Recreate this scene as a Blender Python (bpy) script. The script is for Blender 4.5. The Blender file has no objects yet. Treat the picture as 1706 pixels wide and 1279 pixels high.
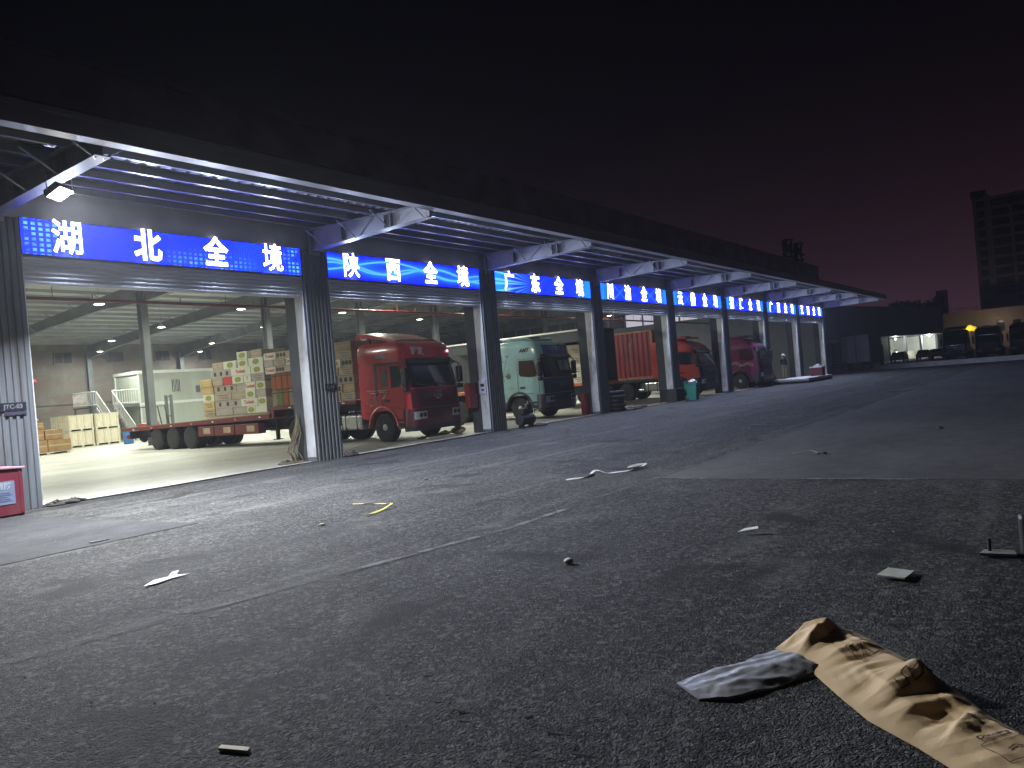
import bpy, bmesh, math, random
from mathutils import Vector, Matrix, noise
random.seed(11)
R = math.radians
S = bpy.context.scene
COL = S.collection

# ------------------------------------------------------------------ camera
def make_camera():
    pi, ro, ya = R(-.05), R(-4.88), R(35.9)
    fw = Vector((math.cos(ya)*math.cos(pi), math.sin(ya)*math.cos(pi), math.sin(pi)))
    rt = Vector((math.sin(ya), -math.cos(ya), 0))
    up = rt.cross(fw)
    r2 = math.cos(ro)*rt + math.sin(ro)*up
    u2 = -math.sin(ro)*rt + math.cos(ro)*up
    cd = bpy.data.cameras.new('camera')
    cd.sensor_width = 36
    cd.lens = 36*1282/1706
    cd.clip_start = .05
    cd.clip_end = 2000
    o = bpy.data.objects.new('camera', cd)
    o.matrix_world = Matrix(((r2.x, u2.x, -fw.x, 0), (r2.y, u2.y, -fw.y, 0), (r2.z, u2.z, -fw.z, 1.65), (0, 0, 0, 1)))
    COL.objects.link(o)
    S.camera = o
make_camera()

# ------------------------------------------------------------------ night sky
def make_world():
    w = bpy.data.worlds.new('World')
    S.world = w
    w.use_nodes = True
    nt = w.node_tree
    n, l = nt.nodes, nt.links
    bg = n['Background']
    tc = n.new('ShaderNodeTexCoord')
    sx = n.new('ShaderNodeSeparateXYZ')
    l.new(tc.outputs['Generated'], sx.inputs[0])
    def m(op, a, b=None, c=None):
        q = n.new('ShaderNodeMath'); q.operation = op
        for i, v in enumerate((a, b, c)):
            if v is None: continue
            if isinstance(v, (int, float)): q.inputs[i].default_value = v
            else: l.new(v, q.inputs[i])
        return q.outputs[0]
    z = m('MAXIMUM', sx.outputs[2], 0)
    g = m('POWER', m('SUBTRACT', 1, z), 9.0)
    az = m('MULTIPLY_ADD', m('SUBTRACT', sx.outputs[0], m('MULTIPLY', sx.outputs[1], .45)), .75, .30)
    az = m('MINIMUM', m('MAXIMUM', az, .12), 1)
    nz = n.new('ShaderNodeTexNoise'); nz.inputs['Scale'].default_value = 2.2; nz.inputs['Detail'].default_value = 3
    l.new(tc.outputs['Generated'], nz.inputs['Vector'])
    g = m('MULTIPLY', m('MULTIPLY', g, az), m('MULTIPLY_ADD', nz.outputs[0], .5, .75))
    mx = n.new('ShaderNodeMix'); mx.data_type = 'RGBA'
    l.new(g, mx.inputs[0])
    mx.inputs[6].default_value = (.0009, .0010, .0020, 1)
    mx.inputs[7].default_value = (.064, .025, .040, 1)
    l.new(mx.outputs[2], bg.inputs[0])
    bg.inputs[1].default_value = 1.0
make_world()

S.view_settings.view_transform = 'Standard'
S.view_settings.look = 'None'
S.view_settings.exposure = 0
S.view_settings.gamma = 1
S.cycles.use_denoising = True
S.cycles.max_bounces = 5
S.cycles.diffuse_bounces = 3
S.cycles.glossy_bounces = 3
S.cycles.sample_clamp_indirect = 4
S.cycles.use_light_tree = True

FLOOD_W = 2350      # the yard floodlight under the canopy
BAY_W = 270         # every high bay lamp
LED_BLUE = 5.0
LED_W = 460          # light thrown by one lit character, W      # luminance of the LED boards
LED_WHITE = 7.0
HAZE = .0006         # density of the night air

# ------------------------------------------------------------------ materials
def lin(r, g, b):
    f = lambda v: (v/255/12.92) if v <= 10 else ((v/255+.055)/1.055)**2.4
    return (f(r), f(g), f(b))

MATS = {}
def mat(name, col, rough=.6, metal=0., var=.18, scale=3., bump=0., bscale=40., emit=None, es=0., coat=0., spec=.5, stretch=None, dirt=None, dscale=1.3):
    if name in MATS: return MATS[name]
    m = bpy.data.materials.new(name)
    m.use_nodes = True
    n, l = m.node_tree.nodes, m.node_tree.links
    p = n['Principled BSDF']
    p.inputs['Roughness'].default_value = rough
    p.inputs['Metallic'].default_value = metal
    p.inputs['Specular IOR Level'].default_value = spec
    p.inputs['Coat Weight'].default_value = coat
    p.inputs['Coat Roughness'].default_value = .08
    tc = n.new('ShaderNodeTexCoord')
    src = tc.outputs['Object']
    if stretch:
        mp = n.new('ShaderNodeMapping'); mp.inputs['Scale'].default_value = stretch
        l.new(src, mp.inputs[0]); src = mp.outputs[0]
    nz = n.new('ShaderNodeTexNoise')
    nz.inputs['Scale'].default_value = scale
    nz.inputs['Detail'].default_value = 5
    l.new(src, nz.inputs['Vector'])
    rp = n.new('ShaderNodeValToRGB')
    rp.color_ramp.elements[0].position = .3
    rp.color_ramp.elements[1].position = .7
    rp.color_ramp.elements[0].color = tuple(max(0, c*(1-var)) for c in col)+(1,)
    rp.color_ramp.elements[1].color = tuple(min(1, c*(1+var)) for c in col)+(1,)
    l.new(nz.outputs[0], rp.inputs[0])
    out = rp.outputs[0]
    if dirt:
        n2 = n.new('ShaderNodeTexNoise'); n2.inputs['Scale'].default_value = dscale; n2.inputs['Detail'].default_value = 8
        n2.inputs['Roughness'].default_value = .65
        l.new(src, n2.inputs['Vector'])
        r2 = n.new('ShaderNodeValToRGB')
        r2.color_ramp.elements[0].position = .5; r2.color_ramp.elements[0].color = (0, 0, 0, 1)
        r2.color_ramp.elements[1].position = .68; r2.color_ramp.elements[1].color = (.7, .7, .7, 1)
        l.new(n2.outputs[0], r2.inputs[0])
        mx = n.new('ShaderNodeMix'); mx.data_type = 'RGBA'
        l.new(r2.outputs[0], mx.inputs[0]); l.new(out, mx.inputs[6]); mx.inputs[7].default_value = tuple(dirt)+(1,)
        out = mx.outputs[2]
    l.new(out, p.inputs['Base Color'])
    # roughness breakup
    mr = n.new('ShaderNodeMapRange')
    mr.inputs[3].default_value = max(.03, rough-.12); mr.inputs[4].default_value = min(1, rough+.12)
    l.new(nz.outputs[0], mr.inputs[0]); l.new(mr.outputs[0], p.inputs['Roughness'])
    if bump:
        nb = n.new('ShaderNodeTexNoise'); nb.inputs['Scale'].default_value = bscale; nb.inputs['Detail'].default_value = 4
        l.new(src, nb.inputs['Vector'])
        b = n.new('ShaderNodeBump'); b.inputs['Strength'].default_value = bump; b.inputs['Distance'].default_value = .02
        l.new(nb.outputs[0], b.inputs['Height']); l.new(b.outputs[0], p.inputs['Normal'])
    if emit:
        p.inputs['Emission Color'].default_value = tuple(emit)+(1,)
        p.inputs['Emission Strength'].default_value = es
    MATS[name] = m
    return m

class NX:
    """node expression helper for one material"""
    def __init__(s, name):
        s.mat = bpy.data.materials.new(name); s.mat.use_nodes = True
        s.n, s.l = s.mat.node_tree.nodes, s.mat.node_tree.links
        s.p = s.n['Principled BSDF']
        s.tc = s.n.new('ShaderNodeTexCoord')
        s.sep = s.n.new('ShaderNodeSeparateXYZ'); s.l.new(s.tc.outputs['Object'], s.sep.inputs[0])
        s.x, s.y, s.z = s.sep.outputs
    def put(s, sock, v):
        if isinstance(v, (int, float)): sock.default_value = v
        elif isinstance(v, tuple): sock.default_value = v if len(v) == 4 or len(sock.default_value) == 3 else v+(1,)
        else: s.l.new(v, sock)
    def m(s, op, a, b=None, c=None, clamp=False):
        q = s.n.new('ShaderNodeMath'); q.operation = op; q.use_clamp = clamp
        for i, v in enumerate((a, b, c)):
            if v is not None: s.put(q.inputs[i], v)
        return q.outputs[0]
    def vec(s, x, y, z):
        q = s.n.new('ShaderNodeCombineXYZ')
        for i, v in enumerate((x, y, z)): s.put(q.inputs[i], v)
        return q.outputs[0]
    def noise(s, scale, vec=None, detail=4, rough=.5, dist=0):
        q = s.n.new('ShaderNodeTexNoise'); q.inputs['Scale'].default_value = scale
        q.inputs['Detail'].default_value = detail; q.inputs['Roughness'].default_value = rough; q.inputs['Distortion'].default_value = dist
        s.l.new(vec if vec is not None else s.tc.outputs['Object'], q.inputs['Vector'])
        return q.outputs[0]
    def voro(s, scale, vec=None, feature='F1', out='Distance'):
        q = s.n.new('ShaderNodeTexVoronoi'); q.feature = feature; q.inputs['Scale'].default_value = scale
        s.l.new(vec if vec is not None else s.tc.outputs['Object'], q.inputs['Vector'])
        return q.outputs[out]
    def ramp(s, f, a, b):
        q = s.n.new('ShaderNodeMapRange'); q.interpolation_type = 'SMOOTHSTEP'
        s.put(q.inputs[0], f); q.inputs[1].default_value = a; q.inputs[2].default_value = b
        return q.outputs[0]
    def mix(s, f, a, b, mode='MIX'):
        q = s.n.new('ShaderNodeMix'); q.data_type = 'RGBA'; q.blend_type = mode
        s.put(q.inputs[0], f); s.put(q.inputs[6], a); s.put(q.inputs[7], b)
        return q.outputs[2]
    def bump(s, h, strength, dist=.01):
        q = s.n.new('ShaderNodeBump'); q.inputs['Strength'].default_value = strength; q.inputs['Distance'].default_value = dist
        s.l.new(h, q.inputs['Height']); s.l.new(q.outputs[0], s.p.inputs['Normal'])

# ------------------------------------------------------------------ mesh helpers
class MB:
    def __init__(s): s.v = []; s.f = []; s.m = []; s.s = []
    def add(s, vs, fs, mi=0, smooth=False, M=None):
        b = len(s.v)
        s.v += [tuple(M @ Vector(p)) if M is not None else tuple(p) for p in vs]
        for f in fs:
            s.f.append(tuple(i+b for i in f)); s.m.append(mi); s.s.append(smooth)
        return s
    def box(s, x0, x1, y0, y1, z0, z1, mi=0, M=None):
        v = [(x, y, z) for z in (z0, z1) for y in (y0, y1) for x in (x0, x1)]
        return s.add(v, [(0, 2, 3, 1), (4, 5, 7, 6), (0, 1, 5, 4), (2, 6, 7, 3), (0, 4, 6, 2), (1, 3, 7, 5)], mi, False, M)
    def rbox(s, x0, x1, y0, y1, z0, z1, b=.02, mi=0, seg=2, M=None):
        bm = bmesh.new()
        bmesh.ops.create_cube(bm, size=1)
        for v in bm.verts:
            v.co = ((x0+x1)/2+v.co.x*(x1-x0), (y0+y1)/2+v.co.y*(y1-y0), (z0+z1)/2+v.co.z*(z1-z0))
        b = min(b, .45*min(x1-x0, y1-y0, z1-z0))
        bmesh.ops.bevel(bm, geom=bm.edges[:], offset=b, segments=seg, affect='EDGES', profile=.5)
        bm.verts.index_update()
        s.add([v.co[:] for v in bm.verts], [[v.index for v in f.verts] for f in bm.faces], mi, False, M)
        bm.free()
        return s
    def prism(s, pts, ax, a, b, mi=0, M=None):
        def P(p, t):
            return (t, p[0], p[1]) if ax == 0 else (p[0], t, p[1]) if ax == 1 else (p[0], p[1], t)
        n = len(pts)
        v = [P(p, a) for p in pts]+[P(p, b) for p in pts]
        f = [tuple(range(n)), tuple(range(2*n-1, n-1, -1))]+[(i, i+n, (i+1) % n+n, (i+1) % n) for i in range(n)]
        return s.add(v, f, mi, False, M)
    def cyl(s, p0, p1, r, n=14, r2=None, mi=0, M=None, smooth=True):
        p0, p1 = Vector(p0), Vector(p1); r2 = r if r2 is None else r2
        d = (p1-p0).normalized(); u = d.orthogonal().normalized(); w = d.cross(u)
        c = [(math.cos(2*math.pi*i/n), math.sin(2*math.pi*i/n)) for i in range(n)]
        v = [p0+(u*a+w*b)*r for a, b in c]+[p1+(u*a+w*b)*r2 for a, b in c]
        s.add(v, [(i, (i+1) % n, (i+1) % n+n, i+n) for i in range(n)], mi, smooth, M)
        s.add(v, [tuple(range(n-1, -1, -1)), tuple(range(n, 2*n))], mi, False, M)
        return s
    def tube(s, path, r, n=6, mi=0, closed=False):
        P = [Vector(p) for p in path]; k = len(P); V = []; prev = None
        for i, p in enumerate(P):
            a = P[i-1] if i or closed else P[0]
            b = P[(i+1) % k] if i < k-1 or closed else P[-1]
            t = (b-a); t = t.normalized() if t.length > 1e-9 else Vector((0, 0, 1))
            u = t.orthogonal() if prev is None else prev-t*prev.dot(t)
            u = u.normalized() if u.length > 1e-6 else t.orthogonal().normalized(); prev = u
            w = t.cross(u); rr = r[i] if isinstance(r, (list, tuple)) else r
            V += [p+(u*math.cos(2*math.pi*j/n)+w*math.sin(2*math.pi*j/n))*rr for j in range(n)]
        F = [(i*n+j, i*n+(j+1) % n, ((i+1) % k)*n+(j+1) % n, ((i+1) % k)*n+j) for i in range(k if closed else k-1) for j in range(n)]
        s.add(V, F, mi, True)
        if not closed: s.add(V, [tuple(range(n-1, -1, -1)), tuple(range((k-1)*n, k*n))], mi)
        return s
    def lathe(s, prof, o, ax=0, n=28, mi=0, M=None, caps=True):
        """prof = list of (radius, offset along the axis)"""
        V = []; o = Vector(o)
        for r, h in prof:
            for j in range(n):
                a = 2*math.pi*j/n; c, d = r*math.cos(a), r*math.sin(a)
                V.append(o+Vector((h, c, d) if ax == 0 else (c, h, d) if ax == 1 else (c, d, h)))
        F = [(i*n+j, i*n+(j+1) % n, (i+1)*n+(j+1) % n, (i+1)*n+j) for i in range(len(prof)-1) for j in range(n)]
        s.add(V, F, mi, True, M)
        if caps: s.add(V, [tuple(range(n)), tuple(range((len(prof)-1)*n, len(prof)*n))], mi, False, M)
        return s
    def grid(s, fn, nu, nv, mi=0, smooth=True):
        V = [fn(i/nu, j/nv) for i in range(nu+1) for j in range(nv+1)]
        F = [(i*(nv+1)+j, (i+1)*(nv+1)+j, (i+1)*(nv+1)+j+1, i*(nv+1)+j+1) for i in range(nu) for j in range(nv)]
        return s.add(V, F, mi, smooth)
    def build(s, name, mats, parent=None, world=False, fix=True, origin=None):
        if not isinstance(mats, (list, tuple)): mats = [mats]
        V = s.v; off = Vector((0, 0, 0)); loc = Vector((0, 0, 0))
        if parent is not None and world:
            off = Vector(parent.location)
            q = parent.parent
            while q is not None: off += Vector(q.location); q = q.parent
        if parent is None or origin == 'own':
            xs, ys, zs = zip(*V)
            loc = Vector(((min(xs)+max(xs))/2, (min(ys)+max(ys))/2, min(zs)))
        d = off+(loc-off if parent is None else Vector((0, 0, 0)))
        me = bpy.data.meshes.new(name)
        me.from_pydata([(p[0]-d.x, p[1]-d.y, p[2]-d.z) for p in V], [], s.f)
        for m in mats: me.materials.append(m)
        me.polygons.foreach_set('material_index', s.m)
        me.polygons.foreach_set('use_smooth', s.s)
        if fix:
            bm = bmesh.new(); bm.from_mesh(me)
            bmesh.ops.recalc_face_normals(bm, faces=bm.faces[:]); bm.to_mesh(me); bm.free()
        o = bpy.data.objects.new(name, me)
        COL.objects.link(o)
        if parent is not None: o.parent = parent
        else: o.location = d
        return o

def tag(o, label=None, cat=None, group=None, kind=None):
    if label: o['label'] = label
    if cat: o['category'] = cat
    if group: o['group'] = group
    if kind: o['kind'] = kind
    return o
def thing(name, label, cat, loc=(0, 0, 0), rz=0, group=None):
    o = bpy.data.objects.new(name, None); COL.objects.link(o)
    o.location = loc; o.rotation_euler = (0, 0, rz); o.empty_display_size = .3
    return tag(o, label, cat, group)
def copy_tree(o, parent=None):
    c = o.copy(); COL.objects.link(c)
    if parent is not None: c.parent = parent
    for ch in list(o.children): copy_tree(ch, c)
    return c

_tc = bpy.data.curves.new('lettering', 'FONT')
_to = bpy.data.objects.new('lettering', _tc); COL.objects.link(_to)
def text_mesh(body, size, bold=0., extrude=0., shear=0., align='CENTER', spacing=1.):
    _tc.body = body; _tc.size = size; _tc.offset = bold; _tc.extrude = extrude; _tc.shear = shear
    _tc.align_x = align; _tc.align_y = 'CENTER'; _tc.space_character = spacing; _tc.resolution_u = 2
    dg = bpy.context.evaluated_depsgraph_get(); dg.update()
    me = bpy.data.meshes.new_from_object(_to.evaluated_get(dg))
    v = [p.co.copy() for p in me.vertices]; f = [tuple(p.vertices) for p in me.polygons]
    bpy.data.meshes.remove(me)
    return v, f
def lettering(name, body, size, m, parent, M, bold=0., extrude=0., world=False, **k):
    v, f = text_mesh(body, size, bold, extrude, **k)
    mb = MB(); mb.add(v, f, 0, False, M)
    return mb.build(name, m, parent, world=world, fix=False)
# text planes: facing -Y (read from the yard), facing -X
def MY(x, y, z): return Matrix.Translation((x, y, z)) @ Matrix.Rotation(R(90), 4, 'X')
def MX(x, y, z): return Matrix.Translation((x, y, z)) @ Matrix.Rotation(R(-90), 4, 'Z') @ Matrix.Rotation(R(90), 4, 'X')

# ------------------------------------------------------------------ shared materials
GALV = mat('galvanised_steel', (.42, .45, .50), .45, .55, .2, 2.5, stretch=(3, 3, .6))
CLAD = mat('column_cladding', (.115, .13, .155), .6, .1, .22, 2., stretch=(4, 4, .35), dirt=(.07, .065, .06), dscale=1.1)
STEEL = mat('painted_steel_beam', (.24, .25, .26), .5, .1, .2, 2.)
STEEL_IN = mat('dull_grey_steel', (.13, .14, .15), .6, .1, .2, 1.)
ROOF_IN = mat('roof_sheet_underside', (.46, .49, .48), .55, .2, .12, .8, stretch=(.2, 3, 1))
CANOPY = mat('canopy_sheet_underside', (.26, .265, .26), .5, .3, .15, 1., stretch=(2, .4, 1))
PURL = mat('galvanised_purlin', (.26, .27, .27), .4, .5, .12, 2.)
PARAPET = mat('grey_parapet_sheet', (.40, .42, .46), .6, .1, .2, 1.)
RUBBER = mat('black_rubber', (.018, .018, .019), .8, 0, .3, 12, bump=.2, bscale=60, dirt=(.06, .055, .05), dscale=4)
BLACK = mat('black_plastic', (.014, .015, .017), .5, 0, .25, 6)
CHASSIS = mat('chassis_black', (.022, .022, .024), .6, .1, .4, 5, dirt=(.07, .06, .05), dscale=3)
GLASS = mat('dark_vehicle_glass', (.012, .014, .018), .07, 0, .2, 1, spec=.9)
ALU = mat('brushed_aluminium', (.55, .55, .56), .3, .9, .1, 4)
ALURIM = mat('wheel_rim_grey', (.42, .42, .43), .45, .5, .2, 9, dirt=(.12, .10, .08), dscale=6)
WHITE = mat('white_paint', (.75, .75, .73), .5, 0, .06, 2)
LAMPGLASS = mat('headlamp_glass', (.45, .47, .5), .08, .3, .25, 14)
AMBER = mat('amber_reflector', (.75, .28, .04), .3, 0, .1, 8)
CHROME = mat('chrome_trim', (.6, .6, .62), .18, 1., .06, 6)
KRAFT = mat('kraft_cardboard', (.42, .31, .19), .85, 0, .14, 5)
PALEWOOD = mat('pale_wood', (.60, .53, .40), .8, 0, .15, 3, stretch=(1, 1, 6))

# ------------------------------------------------------------------ ground
def ground():
    # coarse asphalt
    N = NX('asphalt')
    base = N.noise(.35, detail=5)
    mid = N.noise(3.2, detail=5, rough=.6)
    stk = N.noise(1.0, N.vec(N.m('MULTIPLY', N.x, .22), N.m('MULTIPLY', N.y, 2.4), 0), 5, .6)
    wv = N.noise(30, detail=2)
    wob = N.vec(N.m('MULTIPLY_ADD', wv, .02, N.x), N.m('MULTIPLY_ADD', wv, -.02, N.y), 0)
    vo = N.voro(88, wob); vb = N.voro(41, wob)
    ag = N.noise(130, detail=3, rough=.65)
    cr = N.voro(88, wob, out='Color')
    cs = N.n.new('ShaderNodeSeparateColor'); N.l.new(cr, cs.inputs[0])
    t = N.m('ADD', N.m('MULTIPLY', base, .40), N.m('ADD', N.m('MULTIPLY', mid, .30), N.m('MULTIPLY', stk, .42)))
    col = N.mix(N.ramp(t, .44, .68), (.006, .006, .006), (.040, .0395, .038))
    col = N.mix(N.m('MULTIPLY', N.ramp(cs.outputs[0], .60, 1.0), .9), col, (.18, .178, .172))
    col = N.mix(N.m('MULTIPLY', N.ramp(ag, .54, .38), .85), col, (.012, .012, .013))
    # paler towards the doors and far bays: dusty tone plus spilled light painted in
    dust_glow = N.m('MULTIPLY', N.ramp(N.m('ADD', N.m('MULTIPLY_ADD', N.m('MINIMUM', N.x, 40), .10, N.y), N.m('MULTIPLY', N.m('SUBTRACT', mid, .5), 5)), 6.9, 10.9), .9)
    dust_glow = N.m('MULTIPLY', dust_glow, N.m('MULTIPLY_ADD', stk, .9, .35), clamp=True)
    col = N.mix(dust_glow, col, (.43, .43, .435))
    cr2 = N.voro(31, wob, out='Color'); c2 = N.n.new('ShaderNodeSeparateColor'); N.l.new(cr2, c2.inputs[0])
    cl = N.noise(13, detail=6, rough=.78)
    col = N.mix(N.m('MULTIPLY', N.ramp(c2.outputs[0], .62, .95), .42), col, (.20, .198, .19))
    col = N.mix(N.m('MULTIPLY', N.ramp(c2.outputs[1], .55, .9), .60), col, (.008, .008, .008))
    col = N.mix(N.m('MULTIPLY', N.ramp(cl, .50, .38), .60), col, (.006, .006, .006))
    col = N.mix(N.m('MULTIPLY', N.ramp(cl, .55, .68), .40), col, (.19, .188, .18))
    trk = N.noise(1.0, N.vec(N.m('MULTIPLY', N.x, .10), N.m('MULTIPLY_ADD', mid, .35, N.m('MULTIPLY', N.y, 1.5)), 7), 6, .62)
    col = N.mix(N.m('MULTIPLY', N.ramp(trk, .50, .64), .42), col, (.012, .012, .013))
    col = N.mix(N.m('MULTIPLY', N.ramp(trk, .46, .34), .25), col, (.17, .17, .165))
    pat = N.noise(1.1, N.vec(N.m('MULTIPLY', N.x, .7), N.y, 21), 7, .68, .4)
    col = N.mix(N.m('MULTIPLY', N.ramp(pat, .54, .70), .36), col, (.15, .15, .147))
    oil = N.noise(.8, N.vec(N.x, N.y, 40), 5, .55, .6)
    col = N.mix(N.m('MULTIPLY', N.ramp(oil, .57, .68), .8), col, (.008, .008, .008))
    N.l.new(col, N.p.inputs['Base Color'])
    N.p.inputs['Roughness'].default_value = .82
    N.p.inputs['Specular IOR Level'].default_value = .20
    h = N.m('ADD', N.m('MULTIPLY', vo, -.9), N.m('ADD', N.m('MULTIPLY', vb, -.7), N.m('MULTIPLY', ag, .45)))
    N.bump(h, .85, .020)
    asphalt = N.mat
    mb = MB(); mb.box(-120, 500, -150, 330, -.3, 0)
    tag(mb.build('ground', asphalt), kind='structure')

    # warehouse floor
    N = NX('floor_concrete')
    a = N.noise(.5, N.vec(N.m('MULTIPLY', N.x, .5), N.y, 0), 6, .6); b = N.noise(6, detail=4)
    col = N.mix(N.ramp(N.m('ADD', N.m('MULTIPLY', a, .7), N.m('MULTIPLY', b, .3)), .35, .68), (.37, .37, .33), (.55, .545, .49))
    jx = N.m('ABSOLUTE', N.m('SUBTRACT', N.m('FRACT', N.m('DIVIDE', N.x, 5.0)), .5)); jy = N.m('ABSOLUTE', N.m('SUBTRACT', N.m('FRACT', N.m('DIVIDE', N.y, 5.0)), .5))
    j = N.m('MAXIMUM', N.ramp(jx, .4975, .499), N.ramp(jy, .4975, .499))
    col = N.mix(N.m('MULTIPLY', j, .6), col, (.14, .13, .12))
    tk = N.noise(2.0, N.vec(N.m('MULTIPLY', N.x, 3.0), N.m('MULTIPLY', N.y, .12), 3), 4)
    col = N.mix(N.m('MULTIPLY', N.ramp(tk, .56, .75), .4), col, (.25, .23, .20))
    N.l.new(col, N.p.inputs['Base Color']); N.p.inputs['Roughness'].default_value = .5
    N.bump(b, .15, .004)
    mb = MB(); mb.box(-1.9, 68.5, 16.62, 62.4, -.1, .006)
    tag(mb.build('warehouse_floor', N.mat), kind='structure')
    # steel edge and groove of the threshold
    mb = MB(); mb.box(-1.9, 68.5, 16.50, 16.615, -.1, .010)
    tag(mb.build('threshold_strip', mat('rusty_edge_angle', (.05, .045, .04), .7, .3, .4, 6)), kind='structure')

    # smooth concrete slabs
    N = NX('yard_concrete')
    a = N.noise(.7, N.vec(N.m('MULTIPLY', N.x, .5), N.y, 0), 6, .65); b = N.noise(40, detail=4); c = N.noise(5, detail=6, rough=.65)
    t = N.m('ADD', N.m('MULTIPLY', a, .5), N.m('ADD', N.m('MULTIPLY', b, .2), N.m('MULTIPLY', c, .3)))
    col = N.mix(N.ramp(t, .34, .66), (.026, .027, .0285), (.056, .056, .058))
    N.l.new(col, N.p.inputs['Base Color']); N.p.inputs['Roughness'].default_value = .85; N.p.inputs['Specular IOR Level'].default_value = .06
    N.bump(N.m('ADD', b, c), .35, .006)
    conc = N.mat
    mb = MB()
    mb.prism([(-30, 10.50), (2, 10.46), (6.32, 10.45), (6.25, 11.2), (6.20, 12.1), (6.1, 13.4), (6.0, 16.48), (-30, 16.48)], 2, -.05, .007)
    tag(mb.build('concrete_apron', conc), kind='structure')
    N = NX('far_concrete')
    a = N.noise(.5, N.vec(N.m('MULTIPLY', N.x, .4), N.y, 0), 6, .65); b = N.noise(30, detail=4); c = N.noise(3, detail=6, rough=.65)
    t = N.m('ADD', N.m('MULTIPLY', a, .5), N.m('ADD', N.m('MULTIPLY', b, .2), N.m('MULTIPLY', c, .3)))
    col = N.mix(N.ramp(t, .34, .66), (.05, .051, .055), (.095, .095, .099))
    N.l.new(col, N.p.inputs['Base Color']); N.p.inputs['Roughness'].default_value = .85; N.p.inputs['Specular IOR Level'].default_value = .06
    N.bump(N.m('ADD', b, c), .3, .006)
    mb = MB(); mb.prism([(10.75, -40), (78, -40), (78, 5.15), (10.82, 5.22)], 2, -.05, .005)
    tag(mb.build('concrete_yard_slab', N.mat), kind='structure')

    # hairline cracks in the old asphalt
    rnd = random.Random(21)
    ck = mat('crack_filled_with_dirt', (.006, .006, .006), .9, 0, .3, 8)
    for P in ([(4.28, 4.45), (3.68, 3.72), (3.27, 3.2), (2.9, 2.67), (2.6, 1.97)], [(2.9, 2.67), (3.06, 2.41), (2.92, 1.95), (2.64, 1.55)], [(2.46, 6.5), (3.35, 6.55), (4.1, 6.3)], [(3.4, 6.67), (3.5, 4.95), (3.6, 3.9)], [(5.28, 5.55), (4.6, 5.0), (4.28, 4.45)], [(6.9, 6.0), (8.4, 5.2), (9.4, 3.9), (11.0, 3.0)]):
        V = []; Q = []
        for a, b in zip(P, P[1:]):
            for k in range(9): Q.append((a[0]+(b[0]-a[0])*k/9+rnd.uniform(-.05, .05), a[1]+(b[1]-a[1])*k/9+rnd.uniform(-.05, .05)))
        for q in Q:
            w = rnd.uniform(.002, .008); V += [(q[0]-w, q[1]-w, .004), (q[0]+w, q[1]+w, .004)]
        mb = MB(); mb.add(V, [(2*i, 2*i+1, 2*i+3, 2*i+2) for i in range(len(Q)-1)])
        tag(mb.build('asphalt_crack', ck, fix=False), kind='structure')
    # worn pale line along the joint
    N = NX('worn_line')
    w = N.noise(1.3, N.vec(N.x, N.m('MULTIPLY', N.y, .6), 0), 7, .7)
    g = N.noise(60, detail=3)
    f = N.ramp(N.m('ADD', N.m('MULTIPLY', w, .75), N.m('MULTIPLY', g, .30)), .50, .62)
    col = N.mix(f, (.08, .08, .08), (.22, .22, .22))
    N.l.new(col, N.p.inputs['Base Color']); N.p.inputs['Roughness'].default_value = .9; N.p.inputs['Specular IOR Level'].default_value = .05
    al = N.m('MULTIPLY', N.ramp(N.m('ADD', N.m('MULTIPLY', w, .80), N.m('MULTIPLY', g, .25)),  .45, .61), .62)
    N.l.new(al, N.p.inputs['Alpha'])
    mb = MB()
    mb.add([(1.0, 6.28, .009), (4.7, 5.64, .009), (7.0, 5.22, .009), (10.8, 5.24, .009), (10.8, 5.32, .009), (7.0, 5.33, .009), (4.7, 5.74, .009), (1.0, 6.37, .009)], [(0, 1, 6, 7), (1, 2, 5, 6), (2, 3, 4, 5)])
    mb.add([(10.8, 5.24, .009), (60, 5.15, .009), (60, 5.24, .009), (10.8, 5.32, .009)], [(0, 1, 2, 3)])
    mb.add([(10.72, -12, .009), (10.80, -12, .009), (10.86, 5.24, .009), (10.78, 5.24, .009)], [(0, 1, 2, 3)])
    tag(mb.build('worn_road_line', N.mat), kind='structure')
ground()

# ------------------------------------------------------------------ the warehouse
BAY = 7.755
CX = [6.3+BAY*i for i in range(-1, 9)]       # column centres; index 1 is the first one seen
WH = thing('warehouse', 'long grey open fronted loading warehouse with deep canopy and lit blue boards', 'warehouse', (33, 16.55, 0))

def roof_z(y):
    return 7.95+(y-16.6)*.043 if y < 39.5 else 8.93-(y-39.5)*.058

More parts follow.
